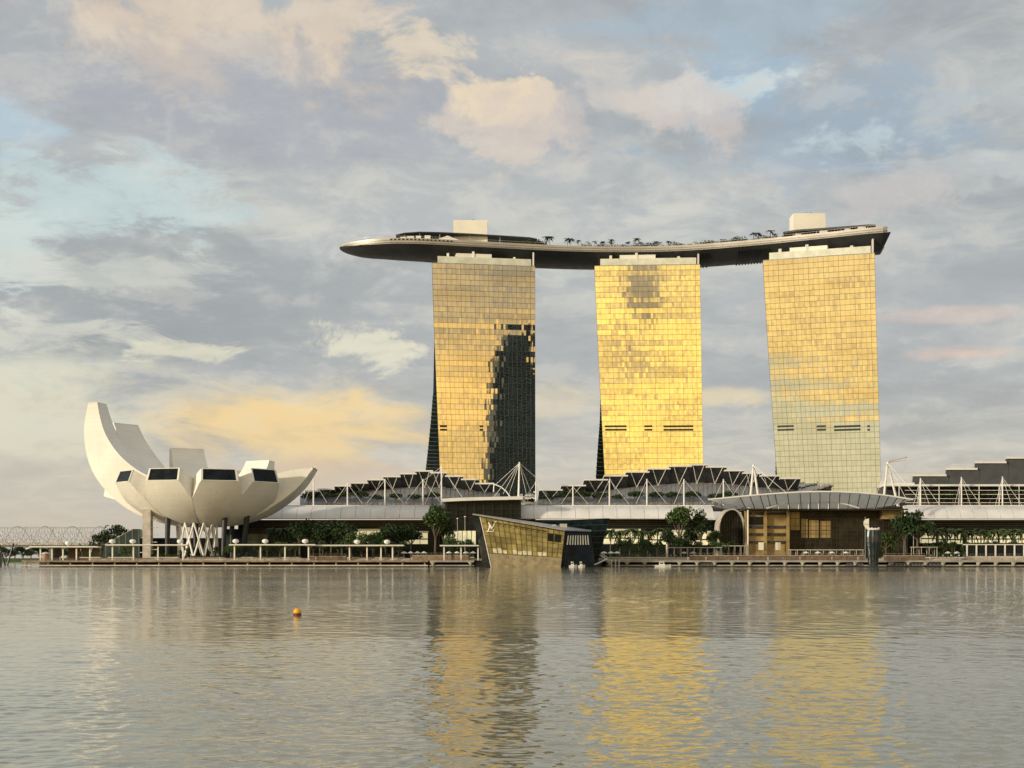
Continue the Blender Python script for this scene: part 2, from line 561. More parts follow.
def make_water():
    rng = np.random.default_rng(7)
    ys = [15.0]
    while ys[-1] < 640:
        ys.append(ys[-1] * (1.0016 if ys[-1] < 70 else 1.0042))
    ys = np.array(ys)
    nc = 540
    u = np.linspace(-1, 1, nc)
    hw = ys * 0.43 + 9
    Xg = hw[:, None] * u[None, :]
    Yg = np.repeat(ys[:, None], nc, 1)
    dy = np.gradient(ys)[:, None]
    dx = (hw * 2 / (nc - 1))[:, None]
    Zg = np.zeros_like(Xg)
    for i in range(90):
        lam = 0.27 * (5.0 / 0.27) ** (rng.random() ** 1.5)
        th = rng.normal(math.radians(-78), 1.25)
        kx, ky = math.cos(th) * 2 * math.pi / lam, math.sin(th) * 2 * math.pi / lam
        slope = 0.030 * (1.0 if lam < 0.6 else (0.6 / lam) ** 0.85)
        A = slope * lam / (2 * math.pi)
        eff = np.maximum(dy * abs(math.sin(th)), dx * abs(math.cos(th)))
        wgt = np.clip((lam / eff - 2.6) / 2.5, 0, 1)
        ph = rng.random() * 6.28
        # groups of waves: each train swells and dies along its crest
        gx, gy = rng.normal(0, 1, 2) / (lam * 7)
        env = 0.65 + 0.35 * np.sin(gx * Xg + gy * Yg + rng.random() * 6.28)
        Zg += A * wgt * env * np.sin(kx * Xg + ky * Yg + ph)
    # gusty patches and calmer lanes
    gust = 0.9 + 0.25 * np.sin(Xg * 0.05 + 2 * np.sin(Yg * 0.021)) * np.sin(Yg * 0.043 + 1.3) + 0.25 * np.sin(Xg * 0.13 + 3 * np.sin(Yg * 0.05 + 1.0) + 0.7) * np.sin(Yg * 0.17 + np.sin(Xg * 0.06))
    Zg *= gust
    edge = np.clip((1 - np.abs(u)) / 0.03, 0, 1)[None, :] * np.clip((640 - ys) / 20, 0, 1)[:, None] * np.clip((ys - 15) / 1.5, 0, 1)[:, None]
    Zg *= edge
    nr = len(ys)
    co = np.stack([Xg, Yg, Zg], -1).reshape(-1, 3)
    r, c = np.meshgrid(np.arange(nr - 1), np.arange(nc - 1), indexing='ij')
    a = (r * nc + c).ravel()
    quads = np.stack([a, a + 1, a + nc + 1, a + nc], -1)
    # still outer sheet joined on round the rippled part
    ex = []
    base = len(co)
    def outer(pts):
        nonlocal base
        i = base
        for q in pts:
            ex.append(q)
        base += 4
        return [i, i + 1, i + 2, i + 3]
    h0, h1 = hw[0], hw[-1]
    R = 6000.0
    oq = [outer([(-R, ys[0], 0), (-h0, ys[0], 0), (-h1, ys[-1], 0), (-R, ys[-1], 0)]),
          outer([(h0, ys[0], 0), (R, ys[0], 0), (R, ys[-1], 0), (h1, ys[-1], 0)]),
          outer([(-R, ys[-1], 0), (R, ys[-1], 0), (R, 9000, 0), (-R, 9000, 0)]),
          outer([(-R, -3000, 0), (R, -3000, 0), (R, ys[0], 0), (-R, ys[0], 0)])]
    co = np.vstack([co, np.array(ex)])
    quads = np.vstack([quads, np.array(oq)])
    me = bpy.data.meshes.new('water')
    me.vertices.add(len(co))
    me.vertices.foreach_set('co', co.astype(np.float32).ravel())
    nq = len(quads)
    me.loops.add(nq * 4)
    me.polygons.add(nq)
    me.polygons.foreach_set('loop_start', np.arange(0, nq * 4, 4, dtype=np.int32))
    me.polygons.foreach_set('loop_total', np.full(nq, 4, dtype=np.int32))
    me.loops.foreach_set('vertex_index', quads.astype(np.int32).ravel())
    me.update(calc_edges=True)
    me.validate()
    me.shade_smooth()
    me.materials.append(water_material())
    o = bpy.data.objects.new('water', me)
    COL.objects.link(o)
    o['kind'] = 'structure'


make_water()

# ------------------------------------------------------------------ land, quay and promenade
G = 4.0          # level of the upper promenade
D = 2.9          # level of the lower boardwalk
QY = 626.0       # quay line

g = MB()
gp = [(-196, 652), (420, 652), (1500, 700), (4500, 2400), (4500, 8000), (-900, 8000), (-420, 2600), (-250, 1250), (-228, 900), (-214, 760)]
g.loft([[(x, y, -2.0) for x, y in gp], [(x, y, G) for x, y in gp]])
struct('ground', g, M['paving'])
g = MB()
gp = [(-2600, 1500), (-470, 1500), (-900, 8000), (-6000, 8000)]
g.loft([[(x, y, -1.0) for x, y in gp], [(x, y, 3.0) for x, y in gp]])
struct('far_shore', g, M['hedge'])

# boardwalk: west of the glass pavilion it runs on as a long timber jetty
def boardwalk(x0, x1, label, piles_every, white_floats):
    root = thing('boardwalk', (0.5 * (x0 + x1), QY, 0), label, 'boardwalk')
    MB().box(x0, x1, QY, 651.6, D - 0.35, D).build('deck', M['timber'], root)
    MB().box(x0, x1, QY - 0.35, QY - 0.003, D - 0.75, D + 0.05).build('edge_beam', M['timber'] if not white_floats else M['concrete'], root)
    MB().box(x0, x1, QY - 0.1, QY + 0.4, 0.35, 0.95).build('fender_beam', M['pale_concrete'] if not white_floats else M['concrete'], root)
    n = max(2, int((x1 - x0) / piles_every))
    for k in range(n):
        x = lerp(x0 + 1.5, x1 - 1.5, k / (n - 1))
        b = MB()
        b.bar((x, QY + 1.4, -1.5), (x, QY + 1.4, D - 0.36), 0.45, n=8)
        if white_floats:
            b.lathe([(0.2, 0.7), (0.75, 1.5), (1.25, D - 0.80), (1.25, D - 0.77)], 10, (x, QY + 0.5 - 0.9, 0))
        b.build('pile', M['pale_concrete'] if white_floats else M['concrete'], root, smooth=False)
    # back of the quay in shade
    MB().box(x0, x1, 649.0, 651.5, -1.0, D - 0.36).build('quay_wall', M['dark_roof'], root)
    r = MB()
    x = x0 + 0.3
    while x < x1:
        r.bar((x, QY + 0.25, D), (x, QY + 0.25, D + 1.05), 0.045, n=4)
        x += 0.8
    for h in (0.3, 0.55, 0.8, 1.05):
        r.bar((x0, QY + 0.25, D + h), (x1, QY + 0.25, D + h), 0.035 if h < 1 else 0.055, n=4)
    r.build('railing', M['rail_brown'], root)
    return root


boardwalk(xat(22, QY), xat(428, QY), 'long timber jetty on piles in front of the white lotus museum', 9.5, False)
boardwalk(xat(411, QY - 2) + 8.2, xat(474, QY), 'short boardwalk on cone brackets left of the glass boutique', 8.0, True)
boardwalk(xat(606, QY), xat(1175, QY), 'boardwalk with white cone brackets right of the glass boutique', 7.6, True)

# step between boardwalk and upper promenade
b = MB()
for k in range(4):
    b.box(-195, xat(1175, QY), 651.7 - 0.0 + k * 0.0 - k * 0.42, 652 - k * 0.42 - 0.003, D + 0.003, G - 0.27 * (k + 1) + 0.003 + 0.0)
struct('steps', b, M['pale_concrete'])

# ------------------------------------------------------------------ the three hotel towers
def facade_material():
    m = bpy.data.materials.new('mirror_glass')
    m.use_nodes = True
    t = m.node_tree
    b = NB(t)
    p = t.nodes['Principled BSDF']
    geo = b.n('ShaderNodeNewGeometry')
    ri = geo.outputs['Random Per Island']
    pos = geo.outputs['Position']
    nz = b.noise(b.v('MULTIPLY', pos, (0.03, 0.03, 0.12)), 1.0, 5, 0.6)
    c = b.mix(ri, (0.66, 0.66, 0.62), (0.76, 0.75, 0.70))
    c = b.mix(b.sm(nz, 0.4, 0.7), c, (0.62, 0.60, 0.54))
    b.put(p.inputs['Base Color'], c)
    p.inputs['Metallic'].default_value = 1.0
    b.put(p.inputs['Roughness'], b.sm(ri, 0, 1, 0.01, 0.03, 'LINEAR'))
    return m


M['mirror'] = facade_material()
M['crown_glass'] = mat('crown_glass', (0.66, 0.68, 0.58), 0.35, 0.1, var=0.12, scale=0.2, island=0.1)

TOWERS = [
    # top left, top right, base left, base right in picture columns; distances left/right; picture rows of the roof edge
    dict(tl=432.0, tr=535.0, bl=443.0, br=535.5, yl=812, yr=822, rl=262.5, rr=266.5, leg=[(392, 433.2), (420, 431), (450, 428), (475, 425.2), (500, 423)],
         slits=[(441, 448), (480, 483.5)], lab='mirror glass hotel tower nearest the lotus museum, half darkened by a reflected skyscraper'),
    dict(tl=594.5, tr=700.0, bl=608.5, br=704.5, yl=832, yr=828, rl=265.5, rr=264.5, leg=[(392, 600.8), (420, 600), (445, 598), (475, 596), (500, 594.5)],
         slits=[(606.5, 628), (645.5, 653.5), (664.5, 694)], lab='brightest gold hotel tower, the middle one of the three'),
    dict(tl=763.0, tr=874.5, bl=782.0, br=883.0, yl=806, yr=786, rl=261.5, rr=251.5, leg=[(425, 777.6), (445, 776.4), (475, 775.4), (500, 775)],
         slits=[(779.5, 796), (819, 828), (836, 862), (868.5, 871)], lab='hotel tower at the blunt end of the sky deck, its lower storeys pale green'),
]


def tower(T, seed):
    rng = random.Random(seed)
    ZT = 0.5 * (zat(T['rl'], T['yl']) + zat(T['rr'], T['yr']))
    ZB = 12.0
    A0, A1 = Vector((xat(T['bl'], T['yl']), T['yl'], 0)), Vector((xat(T['br'], T['yr']), T['yr'], 0))
    B0, B1 = Vector((xat(T['tl'], T['yl']), T['yl'], 0)), Vector((xat(T['tr'], T['yr']), T['yr'], 0))
    nrm = Vector(((A1 - A0).y, -(A1 - A0).x, 0)).normalized()
    if nrm.y > 0:
        nrm = -nrm
    root = thing('hotel_tower', (A0 + A1) / 2 + Vector((0, 15, G)), T['lab'], 'tower')

    def P(u, w, out=0.0):
        """u across 0..1, w up 0..1 on the facade"""
        # the leaning end edge is gently curved: most of the lean is low down
        e = 1 - (1 - w) ** 1.12
        L = A0.lerp(B0, e)
        R = A1.lerp(B1, e)
        p = L.lerp(R, u)
        p.z = lerp(ZB, ZT, w)
        bow = 0.12 * math.sin(math.pi * u) + 0.3 * (w - 0.5) ** 2
        return p + nrm * (out + bow)

    def vd(p):
        q = Vector((p.x, p.y, 0)).normalized()
        return Vector((q.x, q.y, 0))

    def blk(w, d0, d1):
        f0, f1 = P(0.01, w, -0.6), P(0.985, w, -0.6)
        return [f0 + vd(f0) * d0, f1 + vd(f1) * d0, f1 + vd(f1) * d1, f0 + vd(f0) * d1]

    NX, NZ = 22, 52
    sub = 2
    mbp = MB()
    mbm = MB()
    for j in range(NZ):
        w0, w1 = j / NZ, (j + 1) / NZ
        rowt = rng.gauss(0, 0.008)
        for i in range(NX * sub):
            u0, u1 = i / (NX * sub), (i + 1) / (NX * sub)
            tv = rowt + rng.gauss(0, 0.0032)
            tu = rng.gauss(0, 0.0018)
            if rng.random() < 0.05:
                tv += rng.gauss(0, 0.02)
            mbp.quad(P(u0, w0, -tv - tu), P(u1, w0, -tv + tu), P(u1, w1, tv + tu), P(u0, w1, tv - tu))
    mbp.build('curtain_wall', M['mirror'], root)
    # mullion grid standing proud of the glass
    for j in range(NZ + 1):
        w = j / NZ
        h = 0.14 / (ZT - ZB)
        for i in range(NX):
            a, c = P(i / NX, w, 0.12), P((i + 1) / NX, w, 0.12)
            dz = Vector((0, 0, 0.075))
            mbm.quad(a - dz, c - dz, c + dz, a + dz)
            mbm.quad(a + dz, c + dz, c + dz - nrm * 0.2, a + dz - nrm * 0.2)
    for i in range(NX + 1):
        u = i / NX
        hw = 0.03 if i % 3 else 0.065
        for j in range(0, NZ, 2):
            a, c = P(u, j / NZ, 0.15), P(u, (j + 2) / NZ, 0.15)
            dx = (A1 - A0).normalized() * hw
            mbm.quad(a - dx, a + dx, c + dx, c - dx)
            mbm.quad(a - dx, c - dx, c - dx - nrm * 0.22, a - dx - nrm * 0.22)
            mbm.quad(a + dx, c + dx, c + dx - nrm * 0.22, a + dx - nrm * 0.22)
    mbm.build('mullion_grid', M['mullion'], root)
    # slab behind the glass
    rings = []
    for j in range(9):
        w = j / 8
        f0, f1 = P(0, w, -0.6), P(1, w, -0.6)
        rings.append([f0, f1, f1 + vd(f1) * 13, f0 + vd(f0) * 13])
    MB().loft(rings).build('front_slab', M['teal_glass'], root)
    # rear slab, splayed at the foot
    rows = T['leg']
    rings = []
    for (py, px) in rows[::-1]:
        yb = T['yl'] + pl([(392, 16), (420, 22), (450, 34), (475, 44), (500, 52)], py)
        z = zat(py, yb) if py < 500 else 4.0
        xl = xat(px, yb)
        p0 = Vector((xl, yb, z))
        p1 = Vector((xat(T['tr'] - 4, yb + (T['yr'] - T['yl'])), yb + (T['yr'] - T['yl']), z))
        rings.append([p0, p1, p1 + vd(p1) * 15, p0 + vd(p0) * 15])
    w_top = blk(1.0, 13.4, 25)
    zt = rings[-1][0].z
    wj = (zt - ZB) / (ZT - ZB)
    mid = blk(min(1, wj + 0.25), 13.4, 27)
    rings += [mid, w_top]
    leg = MB().loft(rings).build('rear_slab', M['teal_glass'], root)
    # floor lines on the end wall of the rear slab
    fl = MB()
    for a, c in zip(rings[:-3], rings[1:-2]):
        nf = 7
        for k in range(nf):
            t = k / nf
            p = a[0].lerp(c[0], t)
            q = a[3].lerp(c[3], t)
            off = Vector((-0.12, -0.12, 0))
            fl.bar(p + off, q + off, 0.14, n=4)
            e = a[1].lerp(c[1], t)
            fl.bar(p + off, p.lerp(e, 0.3) + Vector((0, -0.12, 0)), 0.14, n=4)
    fl.build('floor_band', M['grey_metal'], leg)
    # louvred slots of the plant floors
    for (p0, p1) in T['slits']:
        for row in (426.3, 429.8):
            u0 = (p0 - lerp(T['tl'], T['bl'], 0.66)) / (lerp(T['tr'], T['br'], 0.66) - lerp(T['tl'], T['bl'], 0.66))
            u1 = (p1 - lerp(T['tl'], T['bl'], 0.66)) / (lerp(T['tr'], T['br'], 0.66) - lerp(T['tl'], T['bl'], 0.66))
            yy = lerp(T['yl'], T['yr'], (u0 + u1) / 2)
            w = (zat(row, yy) - ZB) / (ZT - ZB)
            dw = 0.55 / (ZT - ZB)
            a, c = P(u0, w, 0.32), P(u1, w, 0.32)
            dz = Vector((0, 0, 0.55))
            bk = -nrm * 0.5
            MB().loft([[a - dz, c - dz, c + dz, a + dz], [a - dz + bk, c - dz + bk, c + dz + bk, a + dz + bk]]).build('louvre_slot', M['dark_metal'], root)
    # pale crown set back under the deck
    ins = 0.03
    c0, c1 = P(0.055, 1, -0.9), P(0.965, 1, -0.9)
    H = 4.2
    up = Vector((0, 0, H))
    dn = Vector((0, 0, 0.02))
    cr = MB().loft([[c0 + dn, c1 + dn, c1 + vd(c1) * 20 + dn, c0 + vd(c0) * 20 + dn], [c0 + up, c1 + up, c1 + vd(c1) * 20 + up, c0 + vd(c0) * 20 + up]]).build('crown', M['crown_glass'], root)
    p0, p1 = P(0.24, 1, -1.6), P(0.58, 1, -1.6)
    u2 = Vector((0, 0, H + 2.2))
    up3 = up + Vector((0, 0, 0.02))
    MB().loft([[p0 + up3, p1 + up3, p1 - nrm * 12 + up3, p0 - nrm * 12 + up3], [p0 + u2, p1 + u2, p1 - nrm * 12 + u2, p0 - nrm * 12 + u2]]).build('plant_box', M['cream'], cr)
    for u, hh in ((0.155, 3.6), (0.40, 5.0), (0.80, 2.6)):
        q = P(u, 1, -1.3)
        MB().box(q.x - 0.7, q.x + 0.7, q.y, q.y + 2, ZT + H - 0.5, ZT + H + hh - 1.6).build('vent_cap', M['cream'], cr)
    q = P(0.985, 1, -0.6)
    MB().box(q.x - 0.45, q.x + 0.45, q.y, q.y + 1.2, ZT + 0.02, ZT + 8.2).build('fin', M['white'], root)
    # roof slab closing the tower
    f0, f1 = P(0, 1, 0.2), P(1, 1, 0.2)
    MB().loft([[f0 - Vector((0, 0, 0.3)), f1 - Vector((0, 0, 0.3)), f1 + vd(f1) * 25 - Vector((0, 0, 0.3)), f0 + vd(f0) * 25 - Vector((0, 0, 0.3))],
               [f0 + Vector((0, 0, 0.015)), f1 + Vector((0, 0, 0.015)), f1 + vd(f1) * 25 + Vector((0, 0, 0.015)), f0 + vd(f0) * 25 + Vector((0, 0, 0.015))]]).build('roof_slab', M['grey_metal'], root)
    return root


for k, T in enumerate(TOWERS):
    tower(T, 40 + k)

# ------------------------------------------------------------------ the sky deck
RIM = [(340, 241.5), (352, 239.0), (365, 237.5), (400, 237.0), (455, 239.8), (530, 244.0), (575, 246.0), (620, 246.6), (660, 246.2), (700, 244.3), (765, 238.6), (830, 231.6), (885, 225.6)]
RIMZ = 189.0


def rim_depth(px):
    s = 0.0
    n = 0
    for o in range(-24, 25, 6):          # smoothed, the rim is one fair curve
        q = max(352, min(885, px + o))
        s += (RIMZ - CAMZ) * F / (HOR - pl(RIM, q))
        n += 1
    return s / n


HALF = 19.5


def deck_point(px, t, z):
    """t = 0 at the rim facing the bay, 1 at the far rim"""
    d = rim_depth(px)
    k = min(1.0, max(0.0, (px - 339.5) / 92.0))
    hw = HALF * math.sqrt(max(0.0, 1 - (1 - k) ** 2.4))
    yc = d + HALF
    y = yc - hw + 2 * hw * t
    return Vector((xat(px, yc) * (0.35) + xat(px, y) * 0.65, y, z))


def sky_deck():
    d0 = rim_depth(600)
    root = thing('sky_deck', (xat(612, d0 + 20), d0 + 20, RIMZ), 'long boat-shaped roof deck lying across the three hotel towers', 'roof deck')
    pxs = [339.7, 340.2, 341.5, 344, 348, 354, 362, 372, 384, 398] + list(range(412, 880, 8)) + [880.0]
    hull, fas = [], []
    mh, mf = MB(), MB()

    def depth_of_hull(px):
        k = min(1.0, max(0.0, (px - 339.5) / 150.0))
        return pl([(339.5, 1.6), (342, 2.9), (346, 4.0), (352, 5.1), (365, 6.9), (400, 8.4), (455, 9.4), (490, 9.4), (680, 9.0), (760, 8.8), (830, 10.4), (900, 11.0)], px)

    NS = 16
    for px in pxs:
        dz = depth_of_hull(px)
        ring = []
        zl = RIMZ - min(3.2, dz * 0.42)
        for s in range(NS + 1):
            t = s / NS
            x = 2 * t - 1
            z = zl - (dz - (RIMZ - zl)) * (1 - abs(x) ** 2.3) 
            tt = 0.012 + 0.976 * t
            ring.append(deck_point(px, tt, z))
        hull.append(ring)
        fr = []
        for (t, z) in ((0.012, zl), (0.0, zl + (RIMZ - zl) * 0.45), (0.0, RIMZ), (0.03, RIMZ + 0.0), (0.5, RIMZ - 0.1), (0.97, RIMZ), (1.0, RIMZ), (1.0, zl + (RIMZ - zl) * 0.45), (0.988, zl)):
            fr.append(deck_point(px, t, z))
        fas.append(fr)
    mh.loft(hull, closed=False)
    # faceted blunt end
    last = hull[-1]
    end = [p + Vector((0.4 + 4.0 * (2.0 * abs(i / NS - 0.5)) ** 2, 0, 0.4)) for i, p in enumerate(last)]
    mh.loft([last, end], closed=False)
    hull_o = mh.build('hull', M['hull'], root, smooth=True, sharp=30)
    mf.loft(fas, closed=False)
    fas_o = mf.build('fascia', M['fascia'], root, smooth=True, sharp=35)
    e = MB()
    ring = fas[-1]
    ext = [p + Vector((2.6 if 1 < i < 7 else 2.2, 0, 0)) for i, p in enumerate(ring)]
    e.loft([ring, ext], closed=False)
    e.poly([ext[i] for i in range(9)] + [end[i] for i in range(NS - 1, 0, -1)])
    e.build('end_panel', M['grey_metal'], root)
    # thin shadow joints running along the fascia, and a hand rail
    j = MB()
    for fz, out in ((RIMZ - 1.35, 0.06), (RIMZ - 2.6, 0.06)):
        pts = [deck_point(px, 0, fz) + Vector((0, -out, 0)) for px in pxs[3:]]
        j.tube(pts, 0.09, 4)
    j.build('joint_line', M['dark_metal'], fas_o)
    r = MB()
    pts = [deck_point(px, 0.02, RIMZ + 1.3) for px in pxs[2:]]
    r.tube(pts, 0.07, 4)
    for px in range(346, 886, 3):
        p = deck_point(px, 0.02, RIMZ)
        r.bar(p, p + Vector((0, 0, 1.3)), 0.05, n=4)
    r.build('hand_rail', M['fascia'], root)
    # ribbed expansion joint of the hull between two towers, a second small one
    for (a, c, n) in ((737, 767, 11), (700, 707, 3)):
        rb = MB()
        for k in range(n):
            px = lerp(a, c, k / (n - 1))
            pts = []
            for s in range(1, NS):
                t = s / NS
                x = 2 * t - 1
                z = RIMZ - 3.2 - 5.7 * (1 - abs(x) ** 2.3) - 0.25
                pts.append(deck_point(px, 0.012 + 0.976 * t, z) + Vector((0, -0.2, 0)))
            rb.tube(pts, 0.42, 4)
        rb.build('rib_band', M['dark_metal'], hull_o)
    # lift towers
    for (a, c, y0, zt) in ((453.5, 487.5, 236, 220.0), (793.5, 825.5, 231, 213.2)):
        d = rim_depth((a + c) / 2) + 17
        MB().box(xat(a, d), xat(c, d), d, d + 12, RIMZ - 0.3, zat(zt, d)).build('lift_house', M['cream'], root)
        for q in (0.45, 0.55, 0.6):
            x = xat(lerp(a, c, q), d)
            MB().bar((x, d + 3, zat(zt, d)), (x, d + 3, zat(zt, d) + 1.4), 0.12, n=5).build('antenna', M['dark_metal'], root)
    # dark flat canopies over the restaurants
    def canopy(pts, th, t0, t1, name='canopy'):
        rings = []
        for (px, py) in pts:
            a, c = deck_point(px, t0, 0), deck_point(px, t1, 0)
            z = zat(py, a.y)
            rings.append([(a.x, a.y, z - th), (c.x, c.y, z - th), (c.x, c.y, z), (a.x, a.y, z)])
        MB().loft(rings).build(name, M['dark_roof'], root)
        for (px, py) in pts[::1]:
            a = deck_point(px, t0 + 0.04, RIMZ)
            MB().bar(a, (a.x, a.y, zat(py, a.y) - th), 0.12, n=5).build(name + '_post', M['white_steel'], root)
    canopy([(396, 234.6), (405, 232.6), (420, 231.6), (440, 232.0), (470, 233.4), (500, 235.2), (530, 237.2), (537, 238.6)], 0.55, 0.30, 0.8)
    canopy([(782, 231.8), (795, 229.6), (815, 228.2), (840, 226.4), (866, 224.4), (874, 224.6)], 1.1, 0.22, 0.85)
    # long low building under each canopy
    def low_block(a, c, h, t0, m, name):
        rings = []
        n = 8
        for k in range(n + 1):
            px = lerp(a, c, k / n)
            p, q = deck_point(px, t0, RIMZ - 0.02), deck_point(px, t0 + 0.3, RIMZ - 0.02)
            rings.append([p, q, q + Vector((0, 0, h)), p + Vector((0, 0, h))])
        MB().loft(rings).build(name, M[m], root)
    low_block(402, 452, 2.0, 0.36, 'dark_glass', 'restaurant')
    low_block(456, 533, 1.9, 0.30, 'cream', 'terrace_wall')
    low_block(787, 872, 2.3, 0.30, 'dark_glass', 'restaurant')
    low_block(540, 780, 0.9, 0.10, 'fascia', 'planter_wall')
    # small white service units along the west rim
    for (px, w, h) in ((404, 3.5, 1.8), (411, 4.0, 2.2), (419, 3.0, 2.6), (428, 3.4, 3.0), (797, 3, 2.0), (822, 4, 2.4), (846, 3, 2.0), (860, 4, 2.2)):
        p = deck_point(px, 0.14, RIMZ)
        MB().box(p.x - w / 2, p.x + w / 2, p.y, p.y + 2.5, RIMZ - 0.01, RIMZ + h).build('bar_counter', M['white'], root)
    # row of small openings under the tent terrace
    for k in range(16):
        px = 392 + k * 4.0
        p = deck_point(px, -0.004, RIMZ - 0.75)
        MB().box(p.x - 0.55, p.x + 0.55, p.y - 0.06, p.y + 0.3, p.z - 0.45, p.z + 0.25).build('porthole', M['dark_metal'], fas_o)
    return root


sky_deck()
# white marquee on the deck
p = deck_point(446, 0.16, RIMZ)
mt = thing('marquee', p, 'white peaked marquee on the pointed end of the sky deck', 'tent')
x0, x1 = xat(434, p.y), xat(460, p.y)
MB().extrude([(x0, RIMZ + 0.02), (x1, RIMZ + 0.02), (x1, RIMZ + 0.9), (lerp(x0, x1, 0.52), RIMZ + 3.6), (x0, RIMZ + 0.9)], p.y, p.y + 7).build('canvas', M['white'], mt)
b = MB()
for k in range(8):
    x = lerp(x0 + 0.6, x1 - 1.6, k / 7)
    b.box(x, x + 1.0, p.y - 0.06, p.y - 0.003, RIMZ + 0.05, RIMZ + 0.7)
b.build('doorway', M['dark_metal'], mt)
# ------------------------------------------------------------------ the lotus museum
MC = Vector((xat(206, 690), 690, 0))


def museum():
    root = thing('lotus_museum', (MC.x, MC.y, G), 'white lotus-shaped museum of upturned petals on dark columns', 'museum')
    shell = mat('petal_shell', (0.80, 0.77, 0.69), 0.5, var=0.05, scale=0.07)
    # faint cladding courses on the shell
    t = shell.node_tree
    b = NB(t)
    pos = b.n('ShaderNodeNewGeometry').outputs['Position']
    z = b.xyz(pos)[2]
    fr = b.m('FRACT', b.m('MULTIPLY', z, 0.42))
    ln = b.sm(b.m('ABSOLUTE', b.m('SUBTRACT', fr, 0.5)), 0.465, 0.5)
    p = t.nodes['Principled BSDF']
    src = p.inputs['Base Color'].links[0].from_socket
    b.put(p.inputs['Base Color'], b.mix(b.m('MAXIMUM', b.m('MULTIPLY', ln, 0.35), b.m('MULTIPLY', b.sm(b.noise(b.v('MULTIPLY', pos, (0.9, 0.9, 0.05)), 1.0, 5, 0.6), 0.52, 0.75), 0.25)), src, (0.45, 0.42, 0.36)))
    inner_m = mat('petal_inner', (0.66, 0.64, 0.60), 0.55, var=0.06, scale=0.07)

    def petal(phi, outer, inner, wtip, wmax, window, base_gap=0.0, belly=1.6, tk=0.55):
        """outer / inner: (r, z) from the base out to the tip; half widths follow the wedge up to wmax"""
        a = math.radians(phi)
        er = Vector((math.sin(a), -math.cos(a), 0))
        et = Vector((math.cos(a), math.sin(a), 0))
        n = 22

        def curve(pts, t):
            # Catmull-Rom through the points by chord length
            L = [0]
            for p0, p1 in zip(pts[:-1], pts[1:]):
                L.append(L[-1] + math.hypot(p1[0] - p0[0], p1[1] - p0[1]))
            s = t * L[-1]
            i = max(0, min(len(pts) - 2, int(np.searchsorted(L, s, side='right')) - 1))
            f = (s - L[i]) / max(1e-6, L[i + 1] - L[i])
            P0 = pts[max(0, i - 1)]; P1 = pts[i]; P2 = pts[i + 1]; P3 = pts[min(len(pts) - 1, i + 2)]
            out = []
            for q in (0, 1):
                out.append(0.5 * (2 * P1[q] + (P2[q] - P0[q]) * f + (2 * P0[q] - 5 * P1[q] + 4 * P2[q] - P3[q]) * f * f + (3 * P1[q] - P0[q] - 3 * P2[q] + P3[q]) * f ** 3))
            return out
        rings = []
        for k in range(n + 1):
            t = k / n
            ro, zo = curve(outer, t)
            ri, zi = curve(inner, t)
            wedge = ro * math.tan(math.radians(18)) - base_gap
            w_out = min(wedge, lerp(wmax, wtip, max(0, (t - tk) / (1 - tk)) ** 1.3))
            w_out = max(w_out, 0.5)
            w_in = min(w_out * 0.95, max(0.4, ri * math.tan(math.radians(18)) - base_gap))
            w_in = lerp(w_in, w_out * 0.95, max(0, (t - 0.5) / 0.5))
            bel = belly * (w_out / max(wmax, 0.1)) * (1 - 0.8 * t ** 4)
            # direction out of the shell in the r-z plane
            r2, z2 = curve(outer, min(1, t + 0.02))
            r1, z1 = curve(outer, max(0, t - 0.02))
            dx, dz = r2 - r1, z2 - z1
            ll = math.hypot(dx, dz)
            nx, nz = dz / ll, -dx / ll
            ring = []
            for q in (-1, -0.72, -0.38, 0, 0.38, 0.72, 1):
                o = bel * (1 - abs(q) ** 2.2) - bel * 0.5
                ring.append(MC + er * (ro + nx * o) + et * (w_out * q) + Vector((0, 0, zo + nz * o)))
            for q in (1, 0.5, 0, -0.5, -1):
                ring.append(MC + er * ri + et * (w_in * q) + Vector((0, 0, zi)))
            rings.append(ring)
        o = MB().loft(rings).build('petal', shell, root, smooth=True, sharp=28)
        # skylight at the cut end of the petal
        if window:
            R = rings[-1]
            c = [R[0], R[6], R[7], R[11]]           # outer left, outer right, inner right, inner left
            m = (c[0] + c[1] + c[2] + c[3]) / 4
            nn = (c[1] - c[0]).cross(c[3] - c[0]).normalized()
            if nn.dot(er) < 0:
                nn = -nn
            inn = [m + (p - m) * 0.90 for p in c]
            outr = [m + (p - m) * 1.0 for p in c]
            fr = MB()
            for i in range(4):
                i2 = (i + 1) % 4
                A, B, C2, D2 = outr[i], outr[i2], inn[i2], inn[i]
                f0 = [A + nn * 0.5, B + nn * 0.5, C2 + nn * 0.5, D2 + nn * 0.5]
                f1 = [A + nn * 0.03, B + nn * 0.03, C2 + nn * 0.03, D2 + nn * 0.03]
                fr.loft([f1, f0])
            fr.build('skylight_frame', shell, o)
            MB().loft([[p + nn * 0.04 for p in inn], [p + nn * 0.14 for p in inn]]).build('skylight', M['dark_glass'], o)
        return o

    low = [(7, 19.0), (16, 19.9), (25, 22.6), (33, 27.4), (39.5, 33.5), (43.6, 39.6)]
    lowi = [(6, 30), (14, 32), (22, 35.5), (30, 39.5), (37, 42.8), (41.2, 45.4)]
    petal(20.5, low, lowi, 8.6, 13.2, True, tk=0.60, base_gap=0.5)
    petal(-14.5, low, [(r, z + 0.2) for r, z in lowi], 8.3, 13.2, True, tk=0.60, base_gap=0.5)
    petal(-50, low, lowi, 7.6, 12.6, True, tk=0.60, base_gap=0.5)
    petal(52, low, [(r, z + 0.8) for r, z in lowi], 8.2, 13.0, True, tk=0.60, base_gap=0.5)
